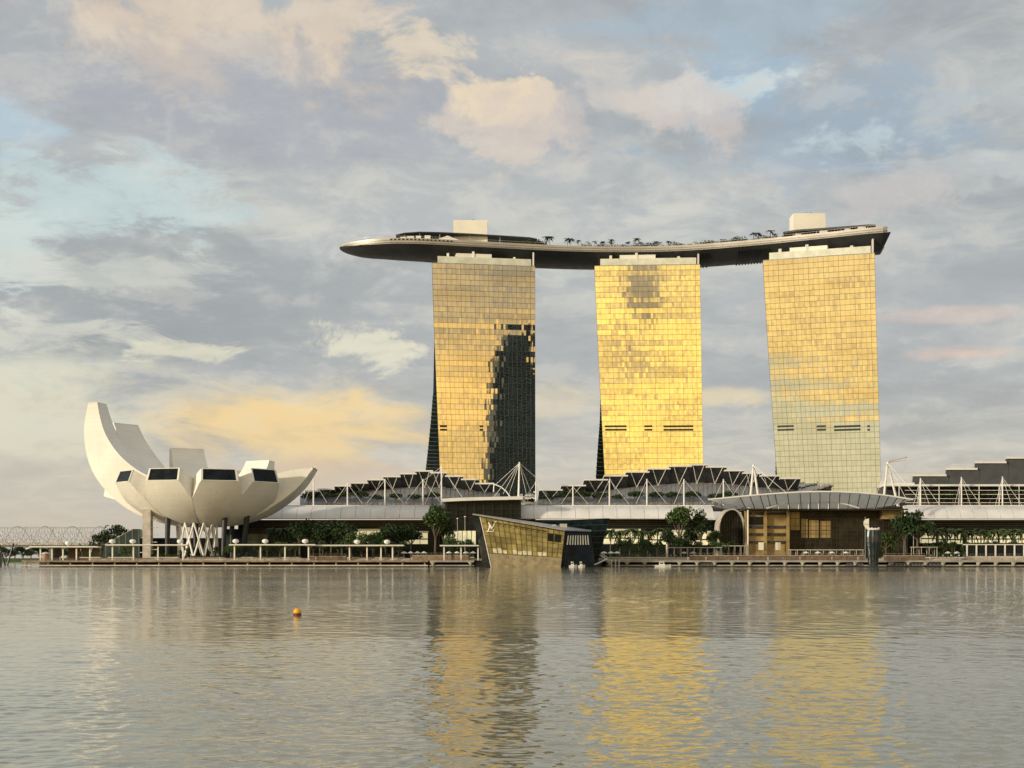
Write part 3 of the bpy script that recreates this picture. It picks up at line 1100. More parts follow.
    # the tallest petal, a scimitar standing on the left
    petal(-101, [(6, 19.4), (21, 21.2), (37, 27.5), (50, 38), (58.5, 51), (61.8, 67), (60.2, 80.8)],
          [(6, 36), (19, 41), (31, 46.5), (41, 54), (48.5, 63), (52.6, 71.5), (55.3, 81.0)], 5.2, 8.8, True, belly=0.8)
    petal(-123, [(6, 19.6), (20, 21.5), (34, 27), (46, 36), (55, 48), (60, 61), (61.0, 72.2)],
          [(6, 36), (18, 39), (29, 44), (39, 51), (47, 59), (53, 66), (57, 72.6)], 8.6, 9.6, True, belly=0.8)
    petal(-156, [(6, 19.6), (18, 21.5), (30, 27), (40, 36), (47, 47), (50, 60.5)],
          [(6, 35), (16, 38), (26, 42), (35, 48), (42, 55), (46, 60.8)], 8.8, 9.6, True, belly=0.8)
    petal(180, [(6, 19.6), (17, 21), (28, 26), (37, 33.5), (43, 42), (45, 50)],
          [(6, 34), (15, 36), (24, 39), (32, 43), (38, 46.5), (41, 48.4)], 8.4, 9.4, True, belly=0.8)
    petal(150, [(6, 19.6), (16, 20.6), (26, 25), (34, 32), (40, 42), (42.5, 53.2)],
          [(6, 34), (15, 36), (23, 39.5), (30, 44), (35.5, 49), (38.5, 53.8)], 8.2, 9.4, True, belly=0.8)
    petal(83, [(6, 19.4), (17, 20.6), (29, 24.2), (40, 30.6), (49, 38.4), (55.0, 46.8)],
          [(6, 33), (17, 36.5), (28, 41), (38, 44.6), (46, 46.8), (54.2, 47.6)], 4.6, 9.2, True, belly=1.2)
    petal(-116, [(6, 20), (25, 24), (42, 29.8), (54, 33.6), (62, 35.4)], [(6, 29), (25, 32.5), (42, 37), (54, 40), (61, 41)], 3.2, 7.5, True, belly=0.6)
    # bowl floor in the middle
    MB().lathe([(0.3, 19.2), (7.5, 19.2), (9, 20.5), (9, 30), (0.3, 30)], 20, (MC.x, MC.y, 0)).build('core', shell, root, smooth=True, sharp=30)
    # dark columns
    for (pt, pb, y) in ((168, 167, 668), (196, 195.5, 672), (225, 223, 668), (247, 243, 674), (178, 180, 706), (232, 232, 706)):
        a, c = at(pt, 517, y), at(pb, 553, y)
        c.z = G
        a.z = 24.5
        MB().bar(c, a, 1.0, 1.35, 10).build('column', M['column_black'], root)
    # white diagrid drum under the bowl
    d = MB()
    n = 12
    for k in range(n):
        a0 = 2 * math.pi * k / n
        for s in (-1, 1):
            a1 = a0 + s * 2 * math.pi / n * 1.0
            r = 9.0
            p = Vector((MC.x - 1.0 + r * math.cos(a0), MC.y - 13 + r * math.sin(a0), 20.8))
            q = Vector((MC.x - 1.0 + (r + 0.7) * math.cos(a1), MC.y - 13 + (r + 0.7) * math.sin(a1), G))
            d.bar(p, q, 0.5, n=6)
    d.build('diagrid', M['white_steel'], root)
    # lift shaft with landings
    y = 664
    x0, x1 = xat(142.5, y), xat(150.5, y)
    ls = MB().box(x0, x1, y, y + 4.5, G, zat(509, y)).build('lift_shaft', M['pale_concrete'], root)
    sb = MB()
    for k in range(5):
        z = G + 2.5 + k * 3.5
        sb.box(x0 - 1.5 + 0.4 * k, x0 - 0.003, y + 1, y + 3, z, z + 0.3)
        sb.box(x1 + 0.003, x1 + 2.6, y + 1, y + 3, z + 1.4, z + 1.7)
    sb.build('landing', M['white'], ls)
    # dark lobby behind the drum
    lb = MB().box(xat(222, 716), xat(300, 716), 716, 734, G, zat(529, 716)).build('lobby', M['dark_glass'], root)
    for (a, c) in ((223, 231), (246, 262), (226.5, 239)):
        pass
    MB().box(xat(246, 715.4), xat(268, 715.4), 715.4, 715.997, zat(545, 716), zat(534, 716)).build('lobby_window', M['teal_glass'], lb)
    MB().box(xat(224, 715.4), xat(231, 715.4), 715.4, 715.997, zat(546, 716), zat(534, 716)).build('lobby_window', M['teal_glass'], lb)
    MB().box(xat(150, 730), xat(222, 730), 730, 740, G, zat(538, 730)).build('basement_wall', M['dark_glass'], root)
    return root


museum()

# slanted glass entrance left of the museum
gh = thing('glass_entrance', (xat(122, 700), 700, G), 'small slanted blue glass pavilion under the tall museum petal', 'pavilion')
y = 698
z1 = zat(529, y)
MB().loft([[(xat(103, y), y, G), (xat(140, y), y, G), (xat(140, y), y, z1), (xat(133, y), y, z1), (xat(104, y), y, zat(545, y))],
           [(xat(105, y), y + 14, G), (xat(140, y), y + 14, G), (xat(140, y), y + 14, z1 - 1), (xat(134, y), y + 14, z1 - 1), (xat(106, y), y + 14, zat(545, y) - 1)]]).build('glass_shell', M['teal_glass'], gh)
f = MB()
for k in range(6):
    px = lerp(106, 139, k / 5)
    zt = pl([(104, zat(545, y)), (133, z1), (140, z1)], px)
    f.bar((xat(px, y), y - 0.1, G), (xat(px, y), y - 0.1, zt - 0.1), 0.12, n=4)
f.bar((xat(104, y), y - 0.1, zat(545, y)), (xat(133, y), y - 0.1, z1), 0.2, n=4)
f.build('glazing_bar', M['grey_metal'], gh)

# ------------------------------------------------------------------ the shopping arcades
YB = 712.0      # drip edge of the long white eave
YL = 722.0      # terrace ledge above it
ZL = zat(506.2, YL)


def eave(root, p0, p1, seam):
    """long rolled white eave in panels"""
    n = max(1, int(round((p1 - p0) / seam)))
    prof = [(YB, zat(519.0, YB)), (YB - 0.25, zat(518.2, YB)), (YB + 0.4, zat(515, YB)), (YB + 2.4, zat(511, YB + 2.4)), (YB + 5.4, zat(508, YB + 5.4)), (YL, ZL + 0.15), (YL, ZL - 0.5), (YB + 0.6, zat(519.0, YB))]
    for k in range(n):
        a, c = xat(p0 + (p1 - p0) * k / n, YB) + 0.07, xat(p0 + (p1 - p0) * (k + 1) / n, YB) - 0.07
        MB().loft([[(a, yy, zz) for yy, zz in prof], [(c, yy, zz) for yy, zz in prof]]).build('eave_panel', M['panel_white'], root, smooth=True, sharp=40)
    # ledge line and parapet rail
    MB().box(xat(p0, YL), xat(p1, YL), YL - 0.35, YL + 9, ZL + 0.153, ZL + 0.55).build('ledge', M['white'], root)
    r = MB()
    r.bar((xat(p0, YL), YL, ZL + 1.7), (xat(p1, YL), YL, ZL + 1.7), 0.06, n=4)
    x = xat(p0, YL)
    while x < xat(p1, YL):
        r.bar((x, YL, ZL + 0.55), (x, YL, ZL + 1.7), 0.05, n=4)
        x += 2.2
    r.build('parapet_rail', M['grey_metal'], root)


def understorey(root, p0, p1, strips):
    """dark recess below the eave with the lit shop fronts at its foot"""
    yw = YB + 8
    x0, x1 = xat(p0, yw), xat(p1, yw)
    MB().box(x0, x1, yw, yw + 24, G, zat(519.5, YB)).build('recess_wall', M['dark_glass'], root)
    l = MB()
    for row in (521.5, 523.5, 525.5, 528.5):
        z = zat(row, yw)
        l.box(x0 + 0.5, x1 - 0.5, yw - 1.1, yw - 0.1, z - 0.16, z + 0.16)
    l.build('louvre_blade', M['dark_metal'], root)
    for (a, c, top, bot) in strips:
        xa, xc = xat(a, yw - 2), xat(c, yw - 2)
        s = MB().box(xa, xc, yw - 2, yw - 0.2, zat(bot, yw), zat(top, yw)).build('shop_front', M['shop_light'], root)
        m = MB()
        n = max(2, int((xc - xa) / 3.2))
        for k in range(n + 1):
            x = lerp(xa, xc, k / n)
            m.box(x - 0.13, x + 0.13, yw - 2.2, yw - 2.003, zat(bot, yw), zat(top, yw))
        m.box(xa, xc, yw - 2.35, yw - 2.203, zat((top + bot) / 2 + 0.6, yw) - 0.3, zat((top + bot) / 2 + 0.6, yw) + 0.3)
        m.build('shop_mullion', M['dark_metal'], s)
        MB().box(xa - 0.3, xc + 0.3, yw - 3.6, yw - 0.1, zat(top, yw) + 0.02, zat(top, yw) + 1.0).build('shop_awning', M['crown_glass'], s)


YR = 744.0


def roof_plates(root, plates, ridge, back=40):
    """stepped white-edged roof plates on V struts over a curved grey roof; ridge = top of the grey roof"""
    for (a, c, row) in plates:
        y0 = YR - 9
        xa, xc = xat(a, y0), xat(c, y0)
        z = zat(row, y0)
        # white rim in front, plate sloping down to the back
        MB().loft([[(xa, y0, z), (xa, y0 + back, z - 4.5), (xa, y0 + back, z - 3.9), (xa, y0, z + 0.75)],
                   [(xc, y0, z), (xc, y0 + back, z - 4.5), (xc, y0 + back, z - 3.9), (xc, y0, z + 0.75)]]).build('roof_plate', M['white'], root)
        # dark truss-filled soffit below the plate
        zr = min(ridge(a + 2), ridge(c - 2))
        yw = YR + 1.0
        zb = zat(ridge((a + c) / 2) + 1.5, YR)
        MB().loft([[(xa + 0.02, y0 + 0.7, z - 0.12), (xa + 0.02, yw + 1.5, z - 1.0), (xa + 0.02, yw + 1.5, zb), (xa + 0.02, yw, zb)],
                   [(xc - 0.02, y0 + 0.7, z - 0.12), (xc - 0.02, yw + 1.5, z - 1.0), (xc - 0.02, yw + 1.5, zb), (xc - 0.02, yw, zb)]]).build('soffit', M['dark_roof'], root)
        # V strut
        mid = lerp(xa, xc, 0.5)
        foot = Vector((mid, YR - 2.4, zat(ridge((a + c) / 2) + 1.0, YR - 2.4)))
        s = MB()
        s.bar(foot, (lerp(xa, xc, 0.22), y0 + 0.3, z + 0.1), 0.17, n=6)
        s.bar(foot, (lerp(xa, xc, 0.80), y0 + 0.3, z + 0.1), 0.17, n=6)
        s.build('strut', M['white_steel'], root)


def grey_roof(root, p0, p1, ridge, n=14, name='barrel_roof'):
    rings = []
    for k in range(n + 1):
        px = lerp(p0, p1, k / n)
        zt = zat(ridge(px), YR)
        ring = []
        for (t, bul) in ((0, 0), (0.25, 0.5), (0.5, 0.8), (0.75, 0.75), (1, 0.5)):
            yy = lerp(YL + 8.5, YR, t)
            zz = lerp(ZL + 0.3, zt, t ** 0.8)
            ring.append((xat(px, yy), yy, zz))
        ring.append((xat(px, YR + 30), YR + 30, zt - 2))
        ring.append((xat(px, YR + 30), YR + 30, ZL - 1))
        ring.append((xat(px, YL + 8.5), YL + 8.5, ZL - 1))
        rings.append(ring)
    s = MB().loft(rings)
    m = int((p1 - p0) / 4.5)
    for k in range(1, m):
        px = lerp(p0, p1, k / m)
        zt = zat(ridge(px), YR)
        pts = []
        for t in (0.02, 0.25, 0.5, 0.75, 0.98):
            yy = lerp(YL + 8.5, YR, t)
            pts.append(Vector((xat(px, yy), yy - 0.03, lerp(ZL + 0.3, zt, t ** 0.8) + 0.05)))
        s.tube(pts, 0.14, 4)
    s.build(name, M['grey_roof'], root, smooth=True, sharp=35)


def mast(root, px, top, stays, y=None, r=0.42):
    y = YL + 1.5 if y is None else y
    base = Vector((xat(px, y), y, ZL + 0.5))
    tp = Vector((xat(px, y), y, zat(top, y)))
    o = MB().bar(base, tp, r, r * 0.75, 8).build('mast', M['white_steel'], root)
    s = MB()
    for (qx, qy, dy) in stays:
        s.bar(tp - Vector((0, 0, 0.4)), at(qx, qy, y + dy), 0.10, n=5)
    s.build('stay', M['white_steel'], o)


# --- left arcade
mall1 = thing('shopping_arcade', (xat(410, 740), 740, G), 'shopping arcade with stepped roof plates between the lotus museum and the dark theatre', 'shopping centre')
P1 = [(305, 319, 491.8), (317.5, 334.5, 489.8), (334, 351, 486.5), (350.5, 368, 483.6), (367, 384, 480.3), (383, 400.5, 477.2), (400, 416.5, 474.3), (415, 433, 471.6), (430, 447, 473.3), (445, 463, 476.8), (461, 479, 480), (475, 494, 484.2)]


def ridge1(px):
    return pl([(300, 497), (330, 493), (360, 490), (390, 488), (420, 486.5), (445, 487), (470, 489.5), (497, 493)], px)


roof_plates(mall1, P1, ridge1)
grey_roof(mall1, 300, 500, ridge1)
eave(mall1, 252, 429, 14.7)
understorey(mall1, 238, 440, [(346, 380, 531, 543), (404, 428, 533, 544)])
for (px, top, st) in ((313.5, 479, [(304, 503, 0), (327, 503, 0)]), (347.5, 483, [(334, 503, 0), (362, 503, 0)]), (385, 479, [(367, 503, 0), (403, 503, 0)]),
                      (423, 479, [(405, 503, 0), (441, 503, 0)]), (441.5, 466, [(425, 504, 0), (423, 481, 8), (462, 497, -6)])):
    mast(mall1, px, top, st)

# --- central arcade
mall2 = thing('shopping_arcade', (xat(650, 740), 740, G), 'shopping arcade with the highest stepped roof, below the brightest gold tower', 'shopping centre')
P2 = [(539, 563, 490.6), (561, 586, 486.2), (584, 608, 480.4), (604, 628, 476.4), (626, 649.5, 472.6), (648, 670.5, 469.4), (669, 692, 466.8), (689, 708, 465.4), (706, 727, 467.6), (724.5, 744.5, 471.2), (742.5, 762, 473.8), (760, 780, 476.4), (780, 801, 479)]


def ridge2(px):
    return pl([(530, 501), (560, 496.5), (600, 490), (640, 486), (690, 482.5), (720, 483), (760, 487), (800, 490), (815, 493)], px)


roof_plates(mall2, P2, ridge2)
grey_roof(mall2, 534, 812, ridge2)
eave(mall2, 520, 714, 13.9)
understorey(mall2, 600, 724, [(603, 640, 531, 544), (644, 668, 534, 544.5), (672, 684, 532, 545), (688, 722, 533, 545)])
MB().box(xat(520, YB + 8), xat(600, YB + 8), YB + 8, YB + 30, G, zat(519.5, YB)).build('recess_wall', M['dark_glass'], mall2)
for (px, top, st) in ((536, 481, [(521, 504, 0), (552, 504, 0)]), (573, 486, [(561, 504, 0), (588, 504, 0)]), (609.5, 479, [(598, 504, 0), (629, 504, 0)]),
                      (647, 479, [(636, 504, 0), (667, 504, 0)]), (684, 479, [(674, 504, 0), (705, 504, 0)]), (723.5, 479, [(712, 504, 0), (740, 504, 0)])):
    mast(mall2, px, top, st)

# --- right arcade: its roof plates show their pale upper sides
mall3 = thing('shopping_arcade', (xat(980, 740), 740, G), 'shopping arcade whose wide pale roof plates step up to the edge of the picture', 'shopping centre')
x_prev = None
for (a, c, top, bot) in ((880, 918, 474.5, 485), (913, 950, 469.5, 476.2), (946, 981, 464.5, 469.8), (975, 1010, 460, 463.2), (1006, 1042, 457, 458.6), (1040, 1076, 455, 456.5), (1073, 1112, 454, 455), (1109, 1160, 454, 455)):
    y0, y1 = YR - 12, YR + 8
    za, zb = zat(bot, y0), zat(top, y1)
    xa, xc = xat(a, y0), xat(c, y0)
    xb, xd = xat(a + 7.5, y1), xat(c + 1.5, y1)
    xc = xat(c - 3.5, y0)
    MB().loft([[(xa, y0, za), (xb, y1, zb), (xb, y1, zb + 0.6), (xa, y0, za + 0.9)],
               [(xc, y0, za), (xd, y1, zb), (xd, y1, zb + 0.6), (xc, y0, za + 0.9)]]).build('roof_plate', M['white'], mall3)
    if a > 900:
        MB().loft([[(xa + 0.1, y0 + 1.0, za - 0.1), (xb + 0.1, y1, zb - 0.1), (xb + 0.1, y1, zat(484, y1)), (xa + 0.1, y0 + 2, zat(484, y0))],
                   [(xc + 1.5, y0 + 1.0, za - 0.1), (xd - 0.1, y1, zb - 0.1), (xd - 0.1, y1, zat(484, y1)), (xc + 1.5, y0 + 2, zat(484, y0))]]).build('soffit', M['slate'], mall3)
eave(mall3, 908, 1160, 13)
understorey(mall3, 905, 1160, [(921, 936, 533, 543), (939, 963, 534, 544), (968, 1150, 534, 543)])
# open steel gallery with cross bars on the terrace
y = YL + 6
gal = MB()
MB().box(xat(886, y + 12), xat(1160, y + 12), y + 12, y + 30, ZL, zat(486.5, y + 12)).build('gallery_wall', M['dark_roof'], mall3)
MB().box(xat(884, y), xat(1160, y), y - 0.5, y + 10, zat(486.2, y), zat(484.6, y)).build('gallery_beam', M['white'], mall3)
for row in (490.3, 494.4, 498.6, 502.6):
    gal.bar((xat(905, y), y, zat(row, y)), (xat(1160, y), y, zat(row, y)), 0.14, n=4)
for k in range(9):
    px = 899 + 20 * k
    gal.bar((xat(px, y), y - 0.2, ZL), (xat(px, y), y - 0.2, zat(486, y)), 0.2, n=6)
gal.build('gallery_grid', M['cream'], mall3)
for (px, top) in ((920.5, 478), (961.5, 477), (1002.5, 476.5)):
    mast(mall3, px, top, [(px - 7, 505, 0), (px + 9, 505, 0), (px - 3.5, 505, 0), (px + 20, 506, 0)])
# window-cleaning cradle arm standing above the arcade roof
y = YR + 6
cr = MB()
cr.bar(at(888.5, 476, y), at(888.5, 461, y), 0.4, n=6)
cr.bar(at(888, 461.5, y), at(907, 457, y), 0.35, n=6)
cr.bar(at(905.5, 457.3, y), at(904, 472, y), 0.12, n=5)
cr.bar(at(907, 457, y), at(906, 473, y), 0.12, n=5)
cr.bar(at(888.5, 462.5, y), at(907, 460, y), 0.18, n=5)
cr.build('cradle_arm', M['pale_concrete'], mall3)

# --- dark theatre block between the two arcades
th = thing('theatre_block', (xat(484, 712), 712, G), 'dark glazed theatre block under a thin white roof behind the glass boutique', 'building')
y = 706
MB().box(xat(446, y), xat(521, y), y, y + 26, G, zat(501, y)).build('wall', M['dark_glass'], th)
rings = []
for px in (442, 460, 484, 505, 523):
    rw = pl([(442, 498.6), (470, 497.2), (505, 496.6), (523, 496.2)], px)
    x = xat(px, y - 6)
    z = zat(rw, y - 6)
    rings.append([(x, y - 6, z - 1.6), (x, y + 27, z - 1.6), (x, y + 27, z), (x, y - 6, z)])
MB().loft(rings).build('roof', M['white'], th)
l = MB()
for row in (509, 514, 517.5, 524):
    z = zat(row, y)
    l.box(xat(446, y) + 0.2, xat(521, y) - 0.2, y - 0.5, y - 0.003, z - 0.1, z + 0.1)
for k in range(9):
    x = lerp(xat(447, y), xat(520, y), k / 8)
    l.box(x - 0.12, x + 0.12, y - 0.75, y - 0.503, G, zat(502, y))
l.build('glazing_bar', M['dark_metal'], th)
s = MB().box(xat(444, y - 3), xat(476, y - 3), y - 3, y - 1, zat(544.5, y), zat(531, y)).build('shop_front', M['shop_light'], th)
m = MB()
for k in range(8):
    x = lerp(xat(444, y - 3), xat(476, y - 3), k / 7)
    m.box(x - 0.14, x + 0.14, y - 3.2, y - 3.003, zat(544.5, y), zat(531, y))
m.build('shop_mullion', M['dark_metal'], s)
# arched truss and tall stayed mast on its roof
y = 720
o = MB().bar(at(518.5, 498, y), at(519.5, 462, y), 0.55, 0.35, 8).build('mast', M['white_steel'], th)
s = MB()
for q in ((494, 486), (503, 494), (531, 492), (494, 497), (508, 497), (528, 502), (541, 482)):
    s.bar(at(519.5, 463, y), at(q[0], q[1], y + 6), 0.11, n=5)
s.build('stay', M['white_steel'], o)
t_ = MB()
pts = [at(494, 484, y), at(501, 487, y), (at(506, 491, y)), at(510, 496.5, y)]
t_.tube(pts, 0.3, 6)
t_.bar(at(494, 484, y), at(493.5, 492, y), 0.3, n=6)
t_.build('arch_strut', M['white_steel'], th)

# ------------------------------------------------------------------ event pavilion with the lens-shaped canopy
ev = thing('event_pavilion', (xat(820, 690), 690, G), 'gold-framed event pavilion under a wide shallow white arched canopy', 'pavilion')
y = 690
zE = zat(510.5, y)
body = MB().box(xat(788, y + 6), xat(908, y + 6), y + 6, y + 26, G, zE).build('glass_hall', mat('hall_glass', (0.032, 0.028, 0.020), 0.3, 0.0, var=0.6, scale=0.15, spec=0.15), ev)
MB().box(xat(747, y + 2.5), xat(788, y + 2.5), y + 2.5, y + 20, G, zE).build('gold_wall', M['gold_cladding'], ev)
for (a, c) in ((745, 748.6), (764, 767), (786.5, 789.5), (883, 903)):
    zt = zE - 0.02
    if a > 800:
        MB().box(xat(a, y), xat(c, y), y + 1, y + 5.9, zat(519, y), zt).build('gold_beam', M['gold_cladding'], ev)
    else:
        MB().box(xat(a, y), xat(c, y), y, y + 2.497, G, zt).build('gold_pier', M['gold_cladding'], ev)
for (r0, r1, m_) in ((512.5, 514.5, 'dark_roof'), (525.6, 528.0, 'dark_roof'), (541, 543, 'dark_roof'), (533, 535.5, 'mullion')):
    for (a, c) in ((748.8, 763.8), (767.2, 786.3)):
        MB().box(xat(a, y), xat(c, y), y + 1.2, y + 2.49, zat(r1, y), zat(r0, y)).build('spandrel', M[m_], ev)
for (a, c) in ((749, 763.5),):
    MB().box(xat(a, y), xat(c, y), y + 1.6, y + 2.495, zat(524.5, y), zat(516.5, y)).build('window', M['dark_glass'], ev)
# bronze grid in the glass hall
gb = MB()
y6 = y + 5.8
for k in range(23):
    px = 790 + k * 5.2
    gb.box(xat(px, y6) - 0.1, xat(px, y6) + 0.1, y6, y6 + 0.19, G, zE - 0.03)
for row in (518.5, 526, 530.5, 534, 538, 543):
    gb.box(xat(790, y6), xat(906, y6), y6 - 0.16, y6 - 0.003, zat(row, y6) - 0.11, zat(row, y6) + 0.11)
gb.build('bronze_grid', M['mullion'], body)
for (a, c, r0, r1) in ((790, 800, 512, 530), (801, 808, 519, 538), (809, 819, 520, 538), (820, 831, 521, 538)):
    MB().box(xat(a, y6) + 0.2, xat(c, y6) - 0.2, y6 + 0.0, y6 + 0.197, zat(r1, y6), zat(r0, y6)).build('gold_panel', M['gold_cladding'], body)
# bright notice boards
for px in (758.5, 775.5):
    MB().box(xat(px, y - 1), xat(px + 5.2, y - 1), y - 1.0, y - 0.8, zat(550, y), zat(542.4, y)).build('notice_board', M['cream'], ev)
# eave beam
MB().box(xat(745, y - 5), xat(908, y - 5), y - 5, y + 26.5, zE + 0.01, zE + 0.75).build('eave_beam', M['mullion'], ev)
# canopy: bowed glass roof between the front arch and the eave
YC = 668.0
FR = [(708, 499.6), (720, 498.6), (740, 496.6), (760, 494.8), (775, 493.6), (800, 492.1), (820, 491.6), (840, 491.8), (860, 492.8), (880, 494.6), (897, 497), (913, 499.6)]
front, back_, under = [], [], []
gl = []
for (px, py) in FR:
    a = at(px, py, YC)
    s = (px - 708) / (913 - 708)
    bx = lerp(716, 906, s)
    c = at(bx, lerp(501.5, 509.6, math.sin(math.pi * s) ** 0.45), y - 4)
    a2 = a.lerp(c, 0.06)
    gl.append([a + Vector((0, 0, -0.15)), c, c + Vector((0, 0, 0.25)), a + Vector((0, 0, 0.1))])
    front.append(a)
    back_.append(c)
cg = MB().loft(gl).build('canopy_glass', M['canopy_glass'], ev)
MB().tube(front, 0.42, 8).build('canopy_edge', M['white'], ev)
rb = MB()
for i in range(2, len(FR) - 1):
    for off in (0.0, 0.5):
        if i + off > len(FR) - 1.5:
            continue
        a = front[i].lerp(front[i + 1], off)
        c = back_[i].lerp(back_[i + 1], off)
        d_ = Vector((0, -0.2, -0.45))
        rb.bar(a + d_, c + d_, 0.22, n=4)
rb.build('canopy_rib', M['dark_metal'], cg)
ia = MB()
ia.tube([at(px, py, YC + 12) + Vector((0, -1.2, 0)) for px, py in ((766, 508.5), (778, 505), (792, 502.5), (806, 501), (820, 501), (834, 502.3), (848, 505), (858, 508))], 0.35, 6)
for px in (778, 788, 798, 808, 818, 828, 838):
    ia.bar(at(px, 503, YC + 12) + Vector((0, -1.0, 0)), at(px, 509, YC + 12) + Vector((0, -1.0, 0)), 0.2, n=5)
ia.build('inner_arch', M['white_steel'], ev)
for (px) in (748, 905):
    MB().bar(at(px, 510, YC + 10), (xat(px, YC + 10), YC + 10, G), 0.35, n=8).build('canopy_post', M['white_steel'], ev)
# A-frame masts carrying the canopy
for (ax, ay, l0, l1, by) in ((753.5, 464.5, 749.5, 760, 508), (887.7, 461.8, 883, 898, 506)):
    yy = 700
    m = MB()
    m.bar(at(ax, ay, yy), at(l0, by, yy), 0.5, 0.65, 8)
    m.bar(at(ax, ay, yy), at(l1, by, yy), 0.5, 0.65, 8)
    o = m.build('a_frame', M['white_steel'], ev)
    s = MB()
    for q in ((ax - 22, 497), (ax - 12, 497), (ax + 32, 492 if ax < 800 else 500), (ax + 18, 492 if ax < 800 else 498)):
        s.bar(at(ax, ay + 1, yy), at(q[0], q[1], yy - 14), 0.10, n=5)
    s.build('stay', M['white_steel'], o)

# barrel-vaulted arcade mouth beside the pavilion
va = thing('vaulted_entrance', (xat(731, 700), 700, G), 'barrel-vaulted dark glass entrance at the left flank of the gold-framed pavilion', 'entrance')
y = 700
arc = []
zspr = zat(528, y)
cxv, rx = 731.5, 13.0
zt = zat(508.5, y)
ring_o, ring_i = [], []
for k in range(13):
    a = math.pi * (1 - k / 12)
    ring_o.append((xat(cxv + rx * math.cos(a), y), zspr + (zt - zspr) * math.sin(a)))
    ring_i.append((xat(cxv + (rx - 0.8) * math.cos(a), y), zspr + (zt - zspr - 0.7) * math.sin(a)))
ol = [(ring_o[0][0], G)] + ring_o + [(ring_o[-1][0], G)]
il = [(ring_i[0][0], G)] + ring_i + [(ring_i[-1][0], G)]
fr = MB()
for a, c, d_, e in zip(ol[:-1], ol[1:], il[1:], il[:-1]):
    fr.loft([[(a[0], y - 2, a[1]), (c[0], y - 2, c[1]), (d_[0], y - 2, d_[1]), (e[0], y - 2, e[1])],
             [(a[0], y + 14, a[1]), (c[0], y + 14, c[1]), (d_[0], y + 14, d_[1]), (e[0], y + 14, e[1])]])
fr.build('vault', M['pale_concrete'], va)
MB().extrude(il[::-1], y + 2, y + 2.5).build('glazing', M['dark_glass'], va)
bb = MB()
for k in range(1, 9):
    x = lerp(il[0][0], il[-1][0], k / 9)
    zz = float(np.interp(x, [p[0] for p in ring_i], [p[1] for p in ring_i]))
    bb.box(x - 0.1, x + 0.1, y + 1.8, y + 1.997, G, zz - 0.1)
for row in (520, 527, 534, 541):
    zz = zat(row, y)
    bb.box(il[0][0] + 0.2, il[-1][0] - 0.2, y + 1.6, y + 1.797, zz - 0.08, zz + 0.08)
bb.build('glazing_bar', M['mullion'], va)

# ------------------------------------------------------------------ the glass boutique standing in the water
bq = thing('glass_boutique', (xat(530, 608), 608, 0), 'faceted gold glass boutique with white monogram rising from the water', 'shop')
y0 = 600.0
yb = 612.0
def fp(px, py, y=y0):
    return at(px, py, y)
# front face leans like a ship's bow; corners in picture rows
A_, B_, C_, D_ = fp(480.0, 517.0, y0), fp(564.8, 531.8, y0), fp(560.4, 566.4, y0 + 1.0), fp(491.5, 566.4, y0 + 1.0)
for q in (C_, D_):
    q.z = -0.6
gm = mat('boutique_glass', (0.27, 0.24, 0.12), 0.2, 0.4, var=0.35, scale=0.22, island=0.25)
panes = MB()
NXB, NZB = 15, 6
def FP(u, w, out=0.0):
    top = A_.lerp(B_, u)
    bot = D_.lerp(C_, u)
    p = bot.lerp(top, w)
    return p + Vector((0, -out, 0))
rngb = random.Random(5)
for i in range(NXB):
    for j in range(NZB):
        w0 = 0.30 + 0.70 * j / NZB
        w1 = 0.30 + 0.70 * (j + 1) / NZB
        e = rngb.gauss(0, 0.02)
        f_ = rngb.gauss(0, 0.02)
        panes.quad(FP(i / NXB, w0, e), FP((i + 1) / NXB, w0, f_), FP((i + 1) / NXB, w1, -e), FP(i / NXB, w1, -f_))
panes.build('front_glazing', gm, bq)
MB().loft([[FP(0, 0, 0.05), FP(1, 0, 0.05), FP(1, 0, -1), FP(0, 0, -1)], [FP(0, 0.3, 0.05), FP(1, 0.3, 0.05), FP(1, 0.3, -1), FP(0, 0.3, -1)]]).build('stone_plinth', mat('plinth_stone', (0.30, 0.245, 0.15), 0.5, var=0.3, scale=0.5, bump=0.2), bq)
mm = MB()
for i in range(NXB + 1):
    mm.bar(FP(i / NXB, 0.30, 0.14), FP(i / NXB, 0.995, 0.14), 0.10 if i % 3 else 0.13, n=4)
for j in range(NZB + 1):
    w = 0.30 + 0.70 * j / NZB
    mm.bar(FP(0, w, 0.12), FP(1, w, 0.12), 0.09, n=4)
mm.build('glazing_bar', M['mullion'], bq)
hung = MB()
for i in range(NXB - 4):
    u = (i + 1.1) / NXB
    a = FP(u, 0.985, 0.3)
    hung.bar(a + Vector((0.25, 0, -0.6)), a + Vector((0.25, 0, -2.0 + 0.03 * i)), 0.16, n=4)
    hung.bar(FP(u, 0.93, 0.25), FP(u + 0.05, 0.93, 0.25), 0.28, n=4)
hung.build('sun_fin', M['dark_metal'], bq)
M['display_light'] = mat('display_light', (0.4, 0.36, 0.24), 0.4, var=0.5, scale=0.8, emit=(1.0, 0.85, 0.5), estr=0.22)
for i in range(1, NXB - 3):
    if i in (4, 9):
        continue
    MB().loft([[FP(i / NXB + 0.006, 0.315, 0.06), FP((i + 1) / NXB - 0.006, 0.315, 0.06), FP((i + 1) / NXB - 0.006, 0.385 + 0.02 * (i % 3), 0.06), FP(i / NXB + 0.006, 0.385 + 0.02 * (i % 3), 0.06)],
              [FP(i / NXB + 0.006, 0.315, 0.03), FP((i + 1) / NXB - 0.006, 0.315, 0.03), FP((i + 1) / NXB - 0.006, 0.385 + 0.02 * (i % 3), 0.03), FP(i / NXB + 0.006, 0.385 + 0.02 * (i % 3), 0.03)]]).build('lit_display', M['display_light'], bq)
